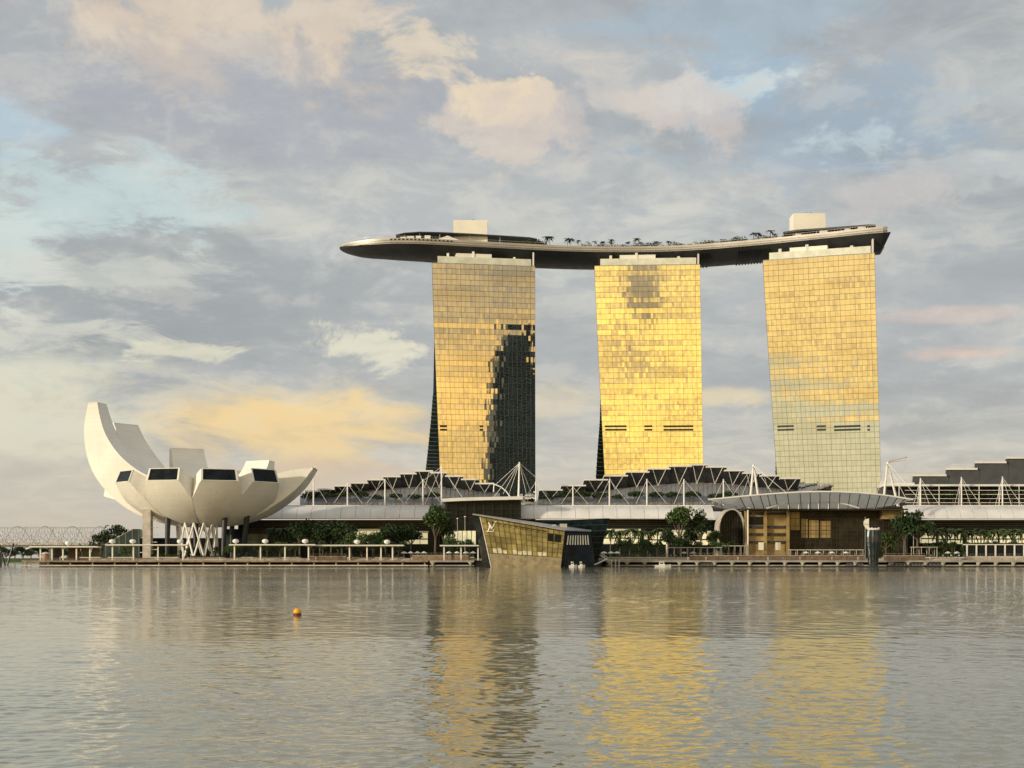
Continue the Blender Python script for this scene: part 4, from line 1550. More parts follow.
# corner fin, left dark wall, main body
wl = at(473.5, 515.6, y0 + 16)
lw = [A_ + Vector((-0.02, 0.05, 0)), wl, Vector((xat(483, y0 + 16), y0 + 16, -0.6)), D_ + Vector((-0.02, 0.05, 0))]
MB().poly(lw).loft([lw, [p + Vector((0.5, 0.6, 0)) for p in lw]]).build('side_wall', M['dark_glass'], bq)
MB().bar(FP(0, 0, 0.1), FP(0, 1.0, 0.1), 0.22, n=4).build('corner_trim', M['cream'], bq)
# dark right volume
E_ = at(561.0, 534, y0 + 0.8)
R0, R1, R2, R3 = at(566, 532.6, y0 + 1.2), at(590.5, 532.4, y0 + 8), Vector((xat(595, y0 + 8), y0 + 8, -0.6)), Vector((C_.x + 0.05, y0 + 1.2, -0.6))
dv = [R3, R2, R1, R0]
bk = [p + Vector((1.0, 14, 0)) for p in dv]
MB().loft([dv, bk]).build('dark_wing', M['blue_glass'], bq)
def DV(u, w, out=0.15):
    b_ = R3.lerp(R2, u)
    t_ = R0.lerp(R1, u)
    return b_.lerp(t_, w) + Vector((-0.05, -out, 0))
lt = MB()
for k in range(9):
    u = 0.09 + 0.095 * k
    lt.loft([[DV(u, 0.66, 0.05), DV(u + 0.045, 0.66, 0.05), DV(u + 0.045, 0.92, 0.05), DV(u, 0.92, 0.05)],
             [DV(u, 0.66, 0.7), DV(u + 0.045, 0.66, 0.7), DV(u + 0.045, 0.92, 0.7), DV(u, 0.92, 0.7)]])
lt.build('white_fin', M['cream'], bq)
gr = MB()
for k in range(10):
    gr.bar(DV(k / 9, 0.02, 0.1), DV(k / 9, 0.99, 0.1), 0.08, n=4)
for w in (0.15, 0.32, 0.48, 0.62):
    gr.bar(DV(0, w, 0.1), DV(1, w, 0.1), 0.08, n=4)
gr.build('glazing_bar', M['dark_metal'], bq)
for k, (u0, u1) in enumerate(((0.80, 0.875), (0.885, 0.965))):
    MB().loft([[FP(u0, 0.70, 0.26), FP(u1, 0.70, 0.26), FP(u1, 0.90, 0.26), FP(u0, 0.90, 0.26)],
               [FP(u0, 0.70, 0.05), FP(u1, 0.70, 0.05), FP(u1, 0.90, 0.05), FP(u0, 0.90, 0.05)]]).build('display_window', M['dark_glass'], bq)
# thin roof plane rising to the left
rf = [at(472.5, 514.8, y0 - 0.4), at(565.2, 530.9, y0 - 0.4), at(590.8, 531.6, y0 + 12), at(592, 531.2, y0 + 26), at(474, 514.9, y0 + 18)]
MB().loft([rf, [p + Vector((0, 0, 0.55)) for p in rf]]).build('roof', M['grey_metal'], bq)
MB().box(xat(560, y0 + 14), xat(567, y0 + 14), y0 + 14, y0 + 18, zat(531, y0 + 14) - 0.5, zat(523.8, y0 + 14)).build('plant_box', M['pale_concrete'], bq)
MB().box(xat(552, y0 + 14), xat(556, y0 + 14), y0 + 14, y0 + 17, zat(529, y0 + 14) - 0.5, zat(524.5, y0 + 14)).build('plant_box', M['pale_concrete'], bq)
# monogram
lg = MB()
def gpt(a, b_):
    p = FP(0, 0, 0)
    s = 0.0
    x = xat(484.9, y0) + a * 1.22
    z = zat(531.8, y0) + b_ * 1.18
    w_ = (z + 0.6) / (A_.z + 0.6)
    return Vector((x, FP(0.1, w_).y - 0.32, z))
# slanted V with serifs over an italic L
lg.bar(gpt(1.25, 3.5), gpt(2.35, 1.15), 0.27, n=4)
lg.bar(gpt(3.75, 3.55), gpt(2.35, 1.15), 0.14, n=4)
lg.bar(gpt(0.75, 3.6), gpt(1.85, 3.6), 0.12, n=4)
lg.bar(gpt(3.3, 3.6), gpt(4.2, 3.6), 0.12, n=4)
lg.bar(gpt(1.9, 2.55), gpt(1.05, 0.2), 0.27, n=4)
lg.bar(gpt(0.35, 0.16), gpt(2.9, 0.16), 0.13, n=4)
lg.bar(gpt(2.9, 0.12), gpt(3.25, 1.0), 0.13, n=4)
lg.build('monogram', mat('monogram_letters', (0.85, 0.83, 0.75), 0.5, var=0.03, emit=(1, 0.95, 0.8), estr=0.25), bq)

# leaning blue glass pavilion behind the boutique
bp = thing('leaning_pavilion', (xat(588, 634), 634, 0), 'dark blue leaning glass pavilion directly behind the boutique', 'pavilion')
y = 632
lo = [Vector((xat(552, y), y, 0.2)), Vector((xat(596.5, y), y, 0.2)), Vector((xat(594, y + 16), y + 16, 0.2)), Vector((xat(556, y + 16), y + 16, 0.2))]
hi = [Vector((xat(541, y - 4), y - 4, zat(521.5, y))), Vector((xat(609.5, y - 4), y - 4, zat(518.6, y))), Vector((xat(606, y + 20), y + 20, zat(518.6, y))), Vector((xat(545, y + 20), y + 20, zat(521.5, y)))]
NXP = 12
pn = MB()
rngp = random.Random(9)
for i in range(NXP):
    for j in range(8):
        f = lambda u, w: lo[0].lerp(lo[1], u).lerp(hi[0].lerp(hi[1], u), w) + Vector((0, -0.05 + rngp.gauss(0, 0.02), 0))
        pn.quad(f(i / NXP, j / 8), f((i + 1) / NXP, j / 8), f((i + 1) / NXP, (j + 1) / 8), f(i / NXP, (j + 1) / 8))
pn.build('glass_skin', M['blue_glass'], bp)
MB().loft([[p + Vector((0, 0.2, 0)) for p in lo], [p + Vector((0, 0.2, -0.05)) for p in hi]]).build('core', M['dark_glass'], bp)
gb = MB()
for i in range(NXP + 1):
    gb.bar(lo[0].lerp(lo[1], i / NXP) + Vector((0, -0.2, 0)), hi[0].lerp(hi[1], i / NXP) + Vector((0, -0.2, 0)), 0.09, n=4)
for j in range(9):
    gb.bar(lo[0].lerp(hi[0], j / 8) + Vector((0, -0.2, 0)), lo[1].lerp(hi[1], j / 8) + Vector((0, -0.2, 0)), 0.09, n=4)
gb.build('glazing_bar', M['teal_glass'], bp)

# ------------------------------------------------------------------ skyline across the bay, seen mirrored in the hotel glass
mirr = mat('office_glass', (0.012, 0.024, 0.026), 0.6, 0.0, var=0.3, scale=0.05)
slabm = mat('office_band', (0.13, 0.18, 0.18), 0.6, var=0.3, scale=0.05)
palem = mat('office_stone', (0.80, 0.76, 0.58), 0.7, var=0.10, scale=0.03)


def office(cx, cy, w, d, h, label, stone=False, steps=()):
    root = thing('office_tower', (cx, cy, G), label, 'office tower')
    segs = [(0, h, 0, 0)] + list(steps)
    for si, (zl, zh, ins, dx) in enumerate(segs):
        x0, x1 = cx - w / 2 + ins + dx, cx + w / 2 - ins + dx
        y0_, y1_ = cy - d / 2 + 1.5 * si, cy + d / 2 - 1.5 * si
        sh = MB().box(x0, x1, y0_, y1_, G + zl, G + zh).build('shaft', palem if stone else mirr, root)
        bd = MB()
        z = zl + 4
        while z < zh:
            bd.box(x0 - 0.15, x1 + 0.15, y1_ + 0.003, y1_ + 0.3, G + z, G + z + 1.1)
            z += 4.2
        k = x0 + 3
        while k < x1:
            bd.box(k - 0.4, k + 0.4, y1_ + 0.303, y1_ + 0.6, G + zl, G + zh)
            k += 6
        bd.build('floor_band', palem if stone else slabm, sh)
    return root


office(383, -172, 82, 40, 258, 'tall dark office tower mirrored in the hotel tower nearest the museum', steps=[(0, 299, 20, -18), (0, 276, 29, -38)])
# ------------------------------------------------------------------ trees and palms
def leaf_quads(mb, c, r, n, size, rng, flat=0.75, shell=0.35):
    for _ in range(n):
        while True:
            p = Vector((rng.uniform(-1, 1), rng.uniform(-1, 1), rng.uniform(-1, 1)))
            if p.length <= 1 and p.length > shell * rng.random():
                break
        q = c + Vector((p.x * r, p.y * r, p.z * r * flat))
        a = Vector((rng.gauss(0, 1), rng.gauss(0, 1), rng.gauss(0, 0.6))).normalized()
        b_ = a.orthogonal().normalized()
        b_.rotate(__import__('mathutils').Quaternion(a, rng.uniform(0, 6.28)))
        s = size * rng.uniform(0.6, 1.3)
        e = a.cross(b_)
        mb.quad(q - b_ * s - e * s * 0.15, q + e * s * 0.55, q + b_ * s + e * s * 0.1, q - e * s * 0.5)


def tree_meshes(kind, seed):
    """crown and trunk of a tree of unit height, standing at the origin"""
    rng = random.Random(seed)
    tr, cr = MB(), MB()
    if kind == 'round':
        th, base = 0.38, 0.34
        tips = []
        tr.bar((0, 0, 0), (0.01, 0, th), 0.028, 0.020, 7)
        for k in range(7):
            a = k * 0.9 + rng.uniform(-0.3, 0.3)
            rr = rng.uniform(0.10, 0.26)
            tip = Vector((rr * math.cos(a), rr * math.sin(a), rng.uniform(0.52, 0.85)))
            tr.bar((0.01, 0, th - 0.02), tip, 0.013, 0.005, 5)
            tips.append(tip)
        tips.append(Vector((0, 0, 0.86)))
        for t in tips:
            leaf_quads(cr, t, rng.uniform(0.13, 0.19), 130, 0.036, rng, 0.85)
    elif kind == 'umbrella':
        tr.bar((0, 0, 0), (0.0, 0, 0.45), 0.03, 0.02, 6)
        for k in range(6):
            a = k * 1.047 + rng.uniform(-0.3, 0.3)
            tip = Vector((0.30 * math.cos(a), 0.30 * math.sin(a), rng.uniform(0.66, 0.80)))
            tr.bar((0, 0, 0.42), tip, 0.016, 0.006, 5)
            leaf_quads(cr, tip, rng.uniform(0.19, 0.26), 50, 0.07, rng, 0.6)
        leaf_quads(cr, Vector((0, 0, 0.85)), 0.26, 60, 0.07, rng, 0.55)
    elif kind == 'wide':
        tr.bar((0, 0, 0), (0.0, 0, 0.35), 0.04, 0.03, 7)
        for k in range(10):
            a = k * 0.63 + rng.uniform(-0.3, 0.3)
            rr = rng.uniform(0.15, 0.5)
            tip = Vector((rr * math.cos(a), rr * math.sin(a), rng.uniform(0.40, 0.82)))
            tr.bar((0, 0, 0.32), tip, 0.02, 0.006, 5)
            leaf_quads(cr, tip, rng.uniform(0.16, 0.24), 130, 0.04, rng, 0.8)
    elif kind == 'palm':
        pts = [Vector((0.01 * math.sin(k), 0.008 * math.cos(k * 1.3), 0.78 * k / 6)) for k in range(7)]
        for k, (p, q) in enumerate(zip(pts[:-1], pts[1:])):
            tr.bar(p, q, 0.020 - 0.001 * k, 0.019 - 0.001 * k, 7)
        top = pts[-1]
        for k in range(20):
            a = k * 2.399 + rng.uniform(-0.2, 0.2)
            lift = rng.uniform(-0.15, 1.0)
            L = rng.uniform(0.26, 0.36)
            prev = None
            for s in range(6):
                t = s / 5
                h = L * t
                z = lift * 0.22 * t - 0.30 * t * t * (0.55 + 0.5 * (1 - lift))
                c = top + Vector((math.cos(a) * h, math.sin(a) * h, z + 0.02))
                w = 0.048 * (0.35 + t * 1.6 if t < 0.4 else 1.0 - (t - 0.4) * 1.3)
                sd = Vector((-math.sin(a), math.cos(a), 0))
                dr = Vector((0, 0, -w * 0.5))
                row = (c - sd * w + dr, c, c + sd * w + dr)
                if prev:
                    if rng.random() < 0.92:
                        cr.quad(prev[0], prev[1], row[1], row[0])
                        cr.quad(prev[1], prev[2], row[2], row[1])
                prev = row
    elif kind == 'shrub':
        for k in range(5):
            a = k * 1.26
            tip = Vector((0.28 * math.cos(a), 0.28 * math.sin(a), rng.uniform(0.4, 0.75)))
            tr.bar((0, 0, 0), tip, 0.02, 0.008, 4)
            leaf_quads(cr, tip, rng.uniform(0.22, 0.32), 34, 0.07, rng, 0.9)
    return cr, tr


TREE_CACHE = {}


def tree(kind, x, y, z, h, label, group=None, leaf='leaf', variant=0, name=None, wide=1.0, rot=0.0):
    key = (kind, variant, leaf)
    nm = name or {'palm': 'palm_tree', 'shrub': 'shrub'}.get(kind, 'tree')
    if key not in TREE_CACHE:
        cr, tr = tree_meshes(kind, 100 + variant * 17 + len(kind))
        TREE_CACHE[key] = (cr.mesh('crown', M[leaf]), tr.mesh('trunk', M['bark']))
    root = thing(nm, (x, y, z), label, {'palm': 'palm', 'shrub': 'shrub'}.get(kind, 'tree'), group)
    root.scale = (h * wide, h * wide, h)
    root.rotation_euler = (0, 0, rot)
    for nm2, me in zip(('crown' if kind != 'shrub' else 'foliage', 'trunk' if kind != 'shrub' else 'stem'), TREE_CACHE[key]):
        o = bpy.data.objects.new(nm2, me)
        COL.objects.link(o)
        o.parent = root
    return root


def tree_px(kind, px, y, z, top, label, **kw):
    return tree(kind, xat(px, y), y, z, zat(top, y) - z, label, **kw)


R_ = random.Random(21)
# rows of palms on the promenade
row = [611, 620.5, 630, 638.5, 648, 657]
for k, px in enumerate(row):
    tree_px('palm', px + R_.uniform(-0.6, 0.6), 690 + R_.uniform(-3, 3), G, 524.0 + R_.uniform(-1.5, 1.5), f'{ORD[k]} palm from the left in the row right of the leaning blue pavilion', group='palms before the central arcade', leaf='palm_leaf', variant=k % 3, rot=R_.uniform(0, 6))
row = [938, 946.5, 955, 963.5, 972, 980.5, 989, 997.5, 1006, 1014.5, 1022]
for k, px in enumerate(row):
    tree_px('palm', px + R_.uniform(-0.8, 0.8), 690 + R_.uniform(-3, 3), G, 523.5 + R_.uniform(-2, 2), f'{ORD[k]} palm from the left in the row before the right arcade', group='palms before the right arcade', leaf='palm_leaf', variant=k % 3, rot=R_.uniform(0, 6))
# dark trees crowding under the eave by the museum
row = [300, 310, 320, 331, 342]
for k, px in enumerate(row):
    tree_px('round', px, 684 + R_.uniform(-4, 4), G, 519.5 + R_.uniform(-1, 2), f'{ORD[k]} dark tree from the left in the clump right of the lotus museum', group='dark trees right of the museum', leaf='dark_leaf', variant=k % 3, wide=1.1, rot=R_.uniform(0, 6))
row = [386, 394, 402, 411]
for k, px in enumerate(row):
    tree_px('round', px, 684 + R_.uniform(-4, 4), G, 523 + R_.uniform(-2, 2), f'{ORD[k]} bushy tree from the left before the shops of the left arcade', group='trees before the left arcade', leaf='dark_leaf', variant=(k + 1) % 3, wide=1.1, rot=R_.uniform(0, 6))
row = [350, 362, 374]
for k, px in enumerate(row):
    tree_px('round', px, 672 + R_.uniform(-3, 3), G, 531 + R_.uniform(-1.5, 1.5), f'{ORD[k]} small tree from the left against the lit shops behind the long shelter', group='small trees before the lit shops', leaf='leaf', variant=k % 3, wide=1.0, rot=R_.uniform(0, 6))
tree_px('round', 435, 676, G, 504.5, 'tall bright green tree reaching the eave left of the theatre block', leaf='leaf', variant=4, wide=0.85)
tree_px('round', 444, 686, G, 516, 'shorter tree tucked against the dark theatre block', leaf='dark_leaf', variant=1, wide=0.8)
tree_px('round', 679.5, 676, G, 504.5, 'tall green tree standing clear in front of the central white eave', leaf='leaf', variant=5, wide=0.75)
tree_px('round', 700, 680, G, 509, 'darker tree left of the vaulted entrance', leaf='dark_leaf', variant=2, wide=0.72)
tree_px('round', 668, 684, G, 528, 'low tree between the palm row and the tall green tree', leaf='dark_leaf', variant=1, wide=1.0)
tree_px('round', 690, 684, G, 527, 'low tree between the tall green tree and the darker tree', leaf='dark_leaf', variant=2, wide=1.0)
tree_px('round', 714, 686, G, 530, 'low tree just left of the vaulted entrance', leaf='leaf', variant=0, wide=1.0)
tree_px('round', 917, 664, G, 508.0, 'large dark round tree right of the gold-framed pavilion', leaf='dark_leaf', variant=3, wide=0.98)
tree_px('round', 904, 668, G, 511, 'large dark tree leaning over the end of the gold-framed pavilion', leaf='dark_leaf', variant=1, wide=1.0)
tree_px('wide', 886, 674, G, 529, 'low spreading tree behind the dark vase-shaped tower', leaf='leaf', variant=1, wide=0.8)
tree_px('wide', 112, 720, G, 522.5, 'spreading dark tree behind the slanted blue pavilion', leaf='dark_leaf', variant=0, wide=0.75)
tree_px('wide', 101, 724, G, 531, 'low dark tree at the tip of the museum headland', leaf='dark_leaf', variant=1, wide=0.8)
for k, px in enumerate([274, 282, 290]):
    tree_px('palm', px, 700 + R_.uniform(-2, 2), G, 523.5 + R_.uniform(-2, 2), f'{ORD[k]} palm from the left in the row right of the museum columns', group='palms right of the museum columns', leaf='dark_leaf', variant=k % 3, rot=R_.uniform(0, 6))
for k, px in enumerate([126, 157, 187, 214]):
    tree_px('wide', px, 672 + R_.uniform(-2, 2), G, 545.5 + R_.uniform(-2, 1), f'{ORD[k]} low tree from the left in the garden under the lotus museum', group='low trees under the lotus museum', leaf='leaf', variant=k % 2, wide=1.1, rot=R_.uniform(0, 6))
# terrace trees on the arcade roofs
for k, px in enumerate([308, 327, 342, 360, 377, 396, 414, 432]):
    tree_px('umbrella', px, YL + 6.0, ZL + 0.55, 492.3 + R_.uniform(-2, 2), f'{ORD[k]} potted tree from the left on the left arcade terrace', group='terrace trees of the left arcade', leaf='dark_leaf', variant=k % 3, wide=1.25, rot=R_.uniform(0, 6))
for k, px in enumerate([548, 565, 583, 600, 618, 636, 655.5, 673, 692.5, 715, 729]):
    tree_px('umbrella', px, YL + 6.0, ZL + 0.55, 492.3 + R_.uniform(-2.5, 2), f'{ORD[k]} potted tree from the left on the central arcade terrace', group='terrace trees of the central arcade', leaf='dark_leaf', variant=k % 3, wide=1.25, rot=R_.uniform(0, 6))
for k, px in enumerate([925, 944, 953, 968, 978, 990, 1012]):
    tree_px('umbrella', px, YL + 11.0, ZL + 0.55, 490 + R_.uniform(-2, 2), f'{ORD[k]} tree from the left behind the steel gallery of the right arcade', group='gallery trees of the right arcade', leaf='dark_leaf', variant=k % 3, wide=1.3, rot=R_.uniform(0, 6))
# planting on the sky deck
for k, px in enumerate([530, 534, 538, 542, 546.5, 549.5, 567, 570.5, 578, 586, 594, 602, 611, 627.5, 636, 648, 655, 668, 706, 729, 733, 738, 752, 757, 769, 774]):
    p = deck_point(px, 0.10 + 0.1 * R_.random(), RIMZ)
    big = px in (549.5, 570.5, 567, 546.5, 752, 757, 769, 636, 611)
    kind = 'palm' if k % 3 != 0 or big else 'shrub'
    if px in (729, 733, 738, 538, 534):
        kind = 'shrub'
    h = (6.8 if big else 4.8) + R_.uniform(-0.8, 0.8)
    if kind == 'shrub':
        h = 3.6 + R_.uniform(-0.5, 0.8)
    tree(kind, p.x, p.y, RIMZ, h, f'{ORD[k]} plant from the left in the green row on the sky deck, a {"palm" if kind == "palm" else "bushy shrub"}', group='plants on the sky deck', leaf='dark_leaf', variant=k % 2 + 6, wide=1.35 if kind == 'palm' else 1.9, rot=R_.uniform(0, 6))
# far trees beyond the road bridge
for k, px in enumerate([-22, -12, -3, 6, 15, 23, 31, 40, 49, 58, 67, 76, 85, 95]):
    y = 1640 + R_.uniform(-30, 30)
    tree_px('wide', px, y, 2.0, 546.5 + R_.uniform(-2, 1.5), f'{ORD[k]} far tree from the left seen under the truss bridge', group='far trees beyond the bridges', leaf='dark_leaf', variant=k % 2, wide=1.2)

# ------------------------------------------------------------------ hedges and planters
def hedge(px0, px1, y, h, depth, label, z=G):
    x0, x1 = xat(px0, y), xat(px1, y)
    root = thing('hedge', ((x0 + x1) / 2, y, z), label, 'hedge')
    rng = random.Random(int(px0))
    m = MB()
    n = int((x1 - x0) * 16)
    for _ in range(n):
        c = Vector((rng.uniform(x0, x1), y + rng.uniform(0, depth), z + 0.45 + h * (rng.random() ** 0.6) * (0.75 + 0.25 * math.sin(rng.uniform(x0, x1)))))
        leaf_quads(m, c, 0.25, 2, 0.28, rng)
    m.build('foliage', M['hedge'], root)
    MB().box(x0 - 0.2, x1 + 0.2, y - 0.2, y + depth + 0.2, z - 0.02, z + 0.5).build('planter', M['pale_concrete'], root)
    return root


hedge(150, 178, 664, 1.6, 2.5, 'low hedge behind the shelter under the tall petal')
hedge(190, 224, 656, 0.7, 2.5, 'low hedge at the foot of the white diagrid')
hedge(318, 346, 656, 2.3, 2.5, 'green hedge behind the long shelter left of the lit shops')
hedge(108, 134, 668, 2.0, 3, 'hedge in front of the slanted blue pavilion')
hedge(632, 664, 656, 2.4, 3, 'clipped hedge below the palm row right of the boutique')
hedge(610, 631, 655, 1.3, 2.5, 'low hedge beside the white gangway')
hedge(940, 966, 656, 2.6, 3, 'leafy hedge left of the white-framed kiosk')
hedge(914, 936, 656, 1.5, 3, 'low hedge under the large dark round tree')
hedge(80, 100, 672, 2.2, 3, 'hedge behind the shelter at the tip of the jetty')


# ------------------------------------------------------------------ promenade shelters
def shelter(px0, px1, row, y, cols, discs, label, hook=False):
    x0, x1 = xat(px0, y), xat(px1, y)
    z = zat(row, y)
    root = thing('shelter', ((x0 + x1) / 2, y, D), label, 'shelter')
    zb = D if y < 651 else G
    rings = []
    prof = [(-2.4, 0.0), (3.4, 0.0), (3.4, 0.5), (-2.4, 0.65), (-2.7, 0.35)]
    MB().loft([[(x0, y + a, z - 0.3 + b_) for a, b_ in prof], [(x1, y + a, z - 0.3 + b_) for a, b_ in prof]]).build('roof', M['cream'], root)
    if hook:
        MB().bar((x0 - 2.6, y + 0.5, z - 1.0), (x0 + 0.2, y + 0.5, z + 0.05), 0.35, n=6).build('roof_tip', M['cream'], root)
    for c in cols:
        x = xat(c, y)
        MB().box(x - 0.3, x + 0.3, y - 0.3, y + 0.3, zb, z - 0.303).build('column', M['cream'], root)
    for c in discs:
        x = xat(c, y)
        MB().lathe([(0.15, 0.2), (0.15, 0.75), (1.05, 1.0), (1.5, 1.6), (1.35, 2.3), (0.6, 2.7), (0.05, 2.75)], 12, (x, y + 0.4, z)).build('globe_lamp', M['white_steel'], root, smooth=True)
    b_ = MB()
    for k in range(len(cols) - 1):
        xa, xb = xat(cols[k], y), xat(cols[k + 1], y)
        b_.box(xa + 1.4, xb - 1.4, y + 0.6, y + 1.3, zb + 0.42, zb + 0.52)
        b_.box(xa + 1.6, xa + 1.9, y + 0.65, y + 1.25, zb, zb + 0.418)
        b_.box(xb - 1.9, xb - 1.6, y + 0.65, y + 1.25, zb, zb + 0.418)
    b_.build('bench', M['timber'], root)
    return root


shelter(31, 99, 547, 640, [40.5, 52, 63, 76.5, 90], [68], 'white shelter at the tip of the timber jetty', hook=True)
shelter(107, 188, 545.2, 640, [112.5, 133.5, 158, 183], [112, 132.5, 180], 'white shelter below the tall museum petal')
shelter(230, 316, 545, 640, [234.5, 260.5, 285, 308.5], [235.5, 265, 305], 'white shelter right of the diagrid legs')
shelter(306, 404, 545.6, 646, [350 - 0.5, 367, 381, 392.5], [357, 387], 'long white shelter in front of the left arcade')
shelter(440, 481, 545.8, 646, [444, 461, 478], [], 'short white shelter left of the glass boutique')

# pink kiosk wall at the jetty tip
k_ = thing('kiosk', (xat(46, 646), 646, D), 'small pinkish round kiosk under the jetty-tip shelter', 'kiosk')
MB().lathe([(1.5, 0), (1.5, 2.9), (1.55, 3.0)], 14, (xat(45.5, 645), 645, D)).build('wall', mat('pink_wall', (0.42, 0.27, 0.22), 0.7), k_)
MB().lathe([(1.9, 3.02), (1.9, 3.3), (0.2, 3.9)], 14, (xat(45.5, 645), 645, D)).build('roof', M['cream'], k_)

# pergolas and cafe canopies right of the boutique
def pergola(px0, px1, row, y, n, label, z0=G, m='pale_concrete'):
    x0, x1 = xat(px0, y), xat(px1, y)
    z = zat(row, y)
    root = thing('pergola', ((x0 + x1) / 2, y, z0), label, 'pergola')
    MB().box(x0, x1, y, y + 4.5, z - 0.35, z).build('roof', M[m], root)
    for k in range(n):
        x = lerp(x0 + 0.4, x1 - 0.4, k / (n - 1))
        for dy in (0.4, 4.1):
            MB().box(x - 0.13, x + 0.13, y + dy - 0.13, y + dy + 0.13, z0, z - 0.353).build('post', M[m], root)
    return root


pergola(667, 722, 547.2, 662, 9, 'cream pergola left of the vaulted entrance')
pergola(722, 748, 545.5, 668, 5, 'cream pergola in front of the vaulted entrance')
pergola(790, 864, 549.5, 662, 12, 'long low cream pergola before the event pavilion')
pergola(913, 938, 546.8, 662, 4, 'cream pergola under the large dark round tree')
kw = thing('framed_kiosk', (xat(994, 656), 656, G), 'white-framed glass kiosk before the right arcade', 'kiosk')
x0, x1, y = xat(967, 656), xat(1024, 656), 656
z0, z1 = G + 0.02, zat(544.2, 656)
MB().box(x0, x1, y + 0.3, y + 5, z0, z1 - 0.4).build('glass_box', M['dark_glass'], kw)
MB().box(x0 - 0.3, x1 + 0.3, y - 0.3, y + 5.3, z1 - 0.397, z1).build('roof', M['white'], kw)
MB().box(x0 - 0.3, x1 + 0.3, y - 0.2, y + 0.297, z0, z0 + 0.5).build('sill', M['white'], kw)
for k in range(7):
    x = lerp(x0, x1, k / 6)
    MB().box(x - 0.3, x + 0.3, y - 0.25, y + 0.297, z0 + 0.503, z1 - 0.4).build('post', M['white'], kw)

# parasols outside the shops
par = None
spots = [(404, 545, 658), (410.5, 543.5, 660), (417.5, 545, 658), (424, 544, 660), (449, 546, 656), (457, 545, 658), (466, 546, 656), (473, 545, 658), (604, 546, 662), (611, 545.5, 662), (617, 546.5, 660), (684, 543, 664), (693, 543.5, 664), (806, 547, 660), (818, 546.5, 660), (832, 547, 660), (846, 546.5, 660), (948, 545, 662), (957, 545.5, 662)]
names = ['left of the theatre shops', 'left of the theatre shops', 'left of the theatre shops', 'left of the theatre shops', 'before the theatre shops', 'before the theatre shops', 'before the theatre shops', 'before the theatre shops',
         'behind the gangway', 'behind the gangway', 'behind the gangway', 'by the tall green tree', 'by the tall green tree', 'before the event pavilion', 'before the event pavilion', 'before the event pavilion', 'before the event pavilion', 'before the right arcade', 'before the right arcade']
cnt = {}
for (px, row, y), nm in zip(spots, names):
    c = cnt.get(nm, 0)
    cnt[nm] = c + 1
    lab = f'{ORD[c]} cream parasol from the left {nm}'
    loc = (xat(px, y), y, G)
    if par is None:
        par = thing('parasol', loc, lab, 'parasol', 'cream parasols along the promenade')
        bx, by, bz = loc
        MB().bar((bx, by, G), (bx, by, G + 2.9), 0.06, n=6).build('pole', M['white_steel'], par)
        MB().lathe([(1.65, 2.2), (1.6, 2.3), (0.9, 2.75), (0.08, 3.15)], 8, (bx, by, G)).build('canopy', M['cream'], par)
        MB().lathe([(0.35, 0), (0.35, 0.12), (0.07, 0.2)], 8, (bx, by, G)).build('base', M['dark_metal'], par)
    else:
        copy_thing(par, loc, lab)

# lamp posts along the boardwalk edge
lp = None
for k, px in enumerate([60, 92, 124, 156, 188, 220, 252, 284, 316, 348, 380, 412, 622, 650, 688, 706, 738, 768, 800, 832, 858, 900, 930, 960, 990, 1016]):
    y = 628.5
    loc = (xat(px, y), y, D)
    side = 'jetty' if px < 420 else 'right boardwalk'
    lab = f'{ORD[k if px < 420 else k - 12]} short white bollard light from the left on the {side}'
    if lp is None:
        lp = thing('bollard_light', loc, lab, 'bollard light', 'bollard lights on the boardwalk')
        bx, by, bz = loc
        MB().bar((bx, by, D), (bx, by, D + 1.15), 0.13, 0.11, 8).build('post', M['white_steel'], lp)
        MB().lathe([(0.2, 1.152), (0.22, 1.4), (0.1, 1.5)], 8, (bx, by, D)).build('head', M['cream'], lp)
    else:
        copy_thing(lp, loc, lab)

# tall thin flag/lamp poles
for k, (px, top, y, lab) in enumerate([(465, 517, 660, 'thin lamp pole right of the theatre shops'), (457.5, 519, 664, 'thin lamp pole before the theatre shops'), (667, 545.5, 632, 'stout pale post at the boardwalk right of the hedge'), (913.5, 532, 660, 'pale pole under the large dark round tree')]):
    root = thing('lamp_pole', (xat(px, y), y, G if y > 652 else D), lab, 'lamp post')
    zb = root.location.z
    zt = zat(top, y)
    MB().bar((xat(px, y), y, zb), (xat(px, y), y, zt), 0.5 if k == 2 else 0.14, 0.5 if k == 2 else 0.1, 8).build('pole', M['pale_concrete'] if k != 0 else M['grey_metal'], root)
    MB().lathe([(0.15, 0), (0.5, 0.1), (0.45, 0.35), (0.1, 0.45)], 8, (xat(px, y), y, zt)).build('lamp_head', M['cream'], root)

# ------------------------------------------------------------------ vase-shaped dark tower on its pontoon
vt = thing('vase_tower', (xat(873, 618), 618, 0.4), 'dark fluted vase-shaped tower standing on a low pontoon', 'tower')
y = 618
cx = xat(873.3, y)
s_ = y / F
prof = [(1.9, zat(566, y)), (2.05, zat(560, y)), (2.55, zat(550, y)), (3.05, zat(542, y)), (3.1, zat(537, y)), (2.9, zat(531.5, y)), (2.8, zat(530, y))]
rings = []
nf = 28
for (r, z) in [(p_[0] * 1.06, p_[1]) for p_ in prof]:
    rings.append([(cx + (r * (1 + 0.05 * (-1) ** k)) * math.cos(2 * math.pi * k / nf), y + (r * (1 + 0.05 * (-1) ** k)) * math.sin(2 * math.pi * k / nf), z) for k in range(nf)])
MB().loft(rings).build('shell', M['vase'], vt)
w = MB()
rng = random.Random(3)
for k in range(18):
    a = 2 * math.pi * k / 18
    r = 2.3
    px_, py_ = cx + r * math.cos(a), y + r * math.sin(a)
    w.box(px_ - 0.3, px_ + 0.3, py_ - 0.3, py_ + 0.3, zat(530, y) + 0.003, zat(530, y) + rng.uniform(0.3, 1.2))
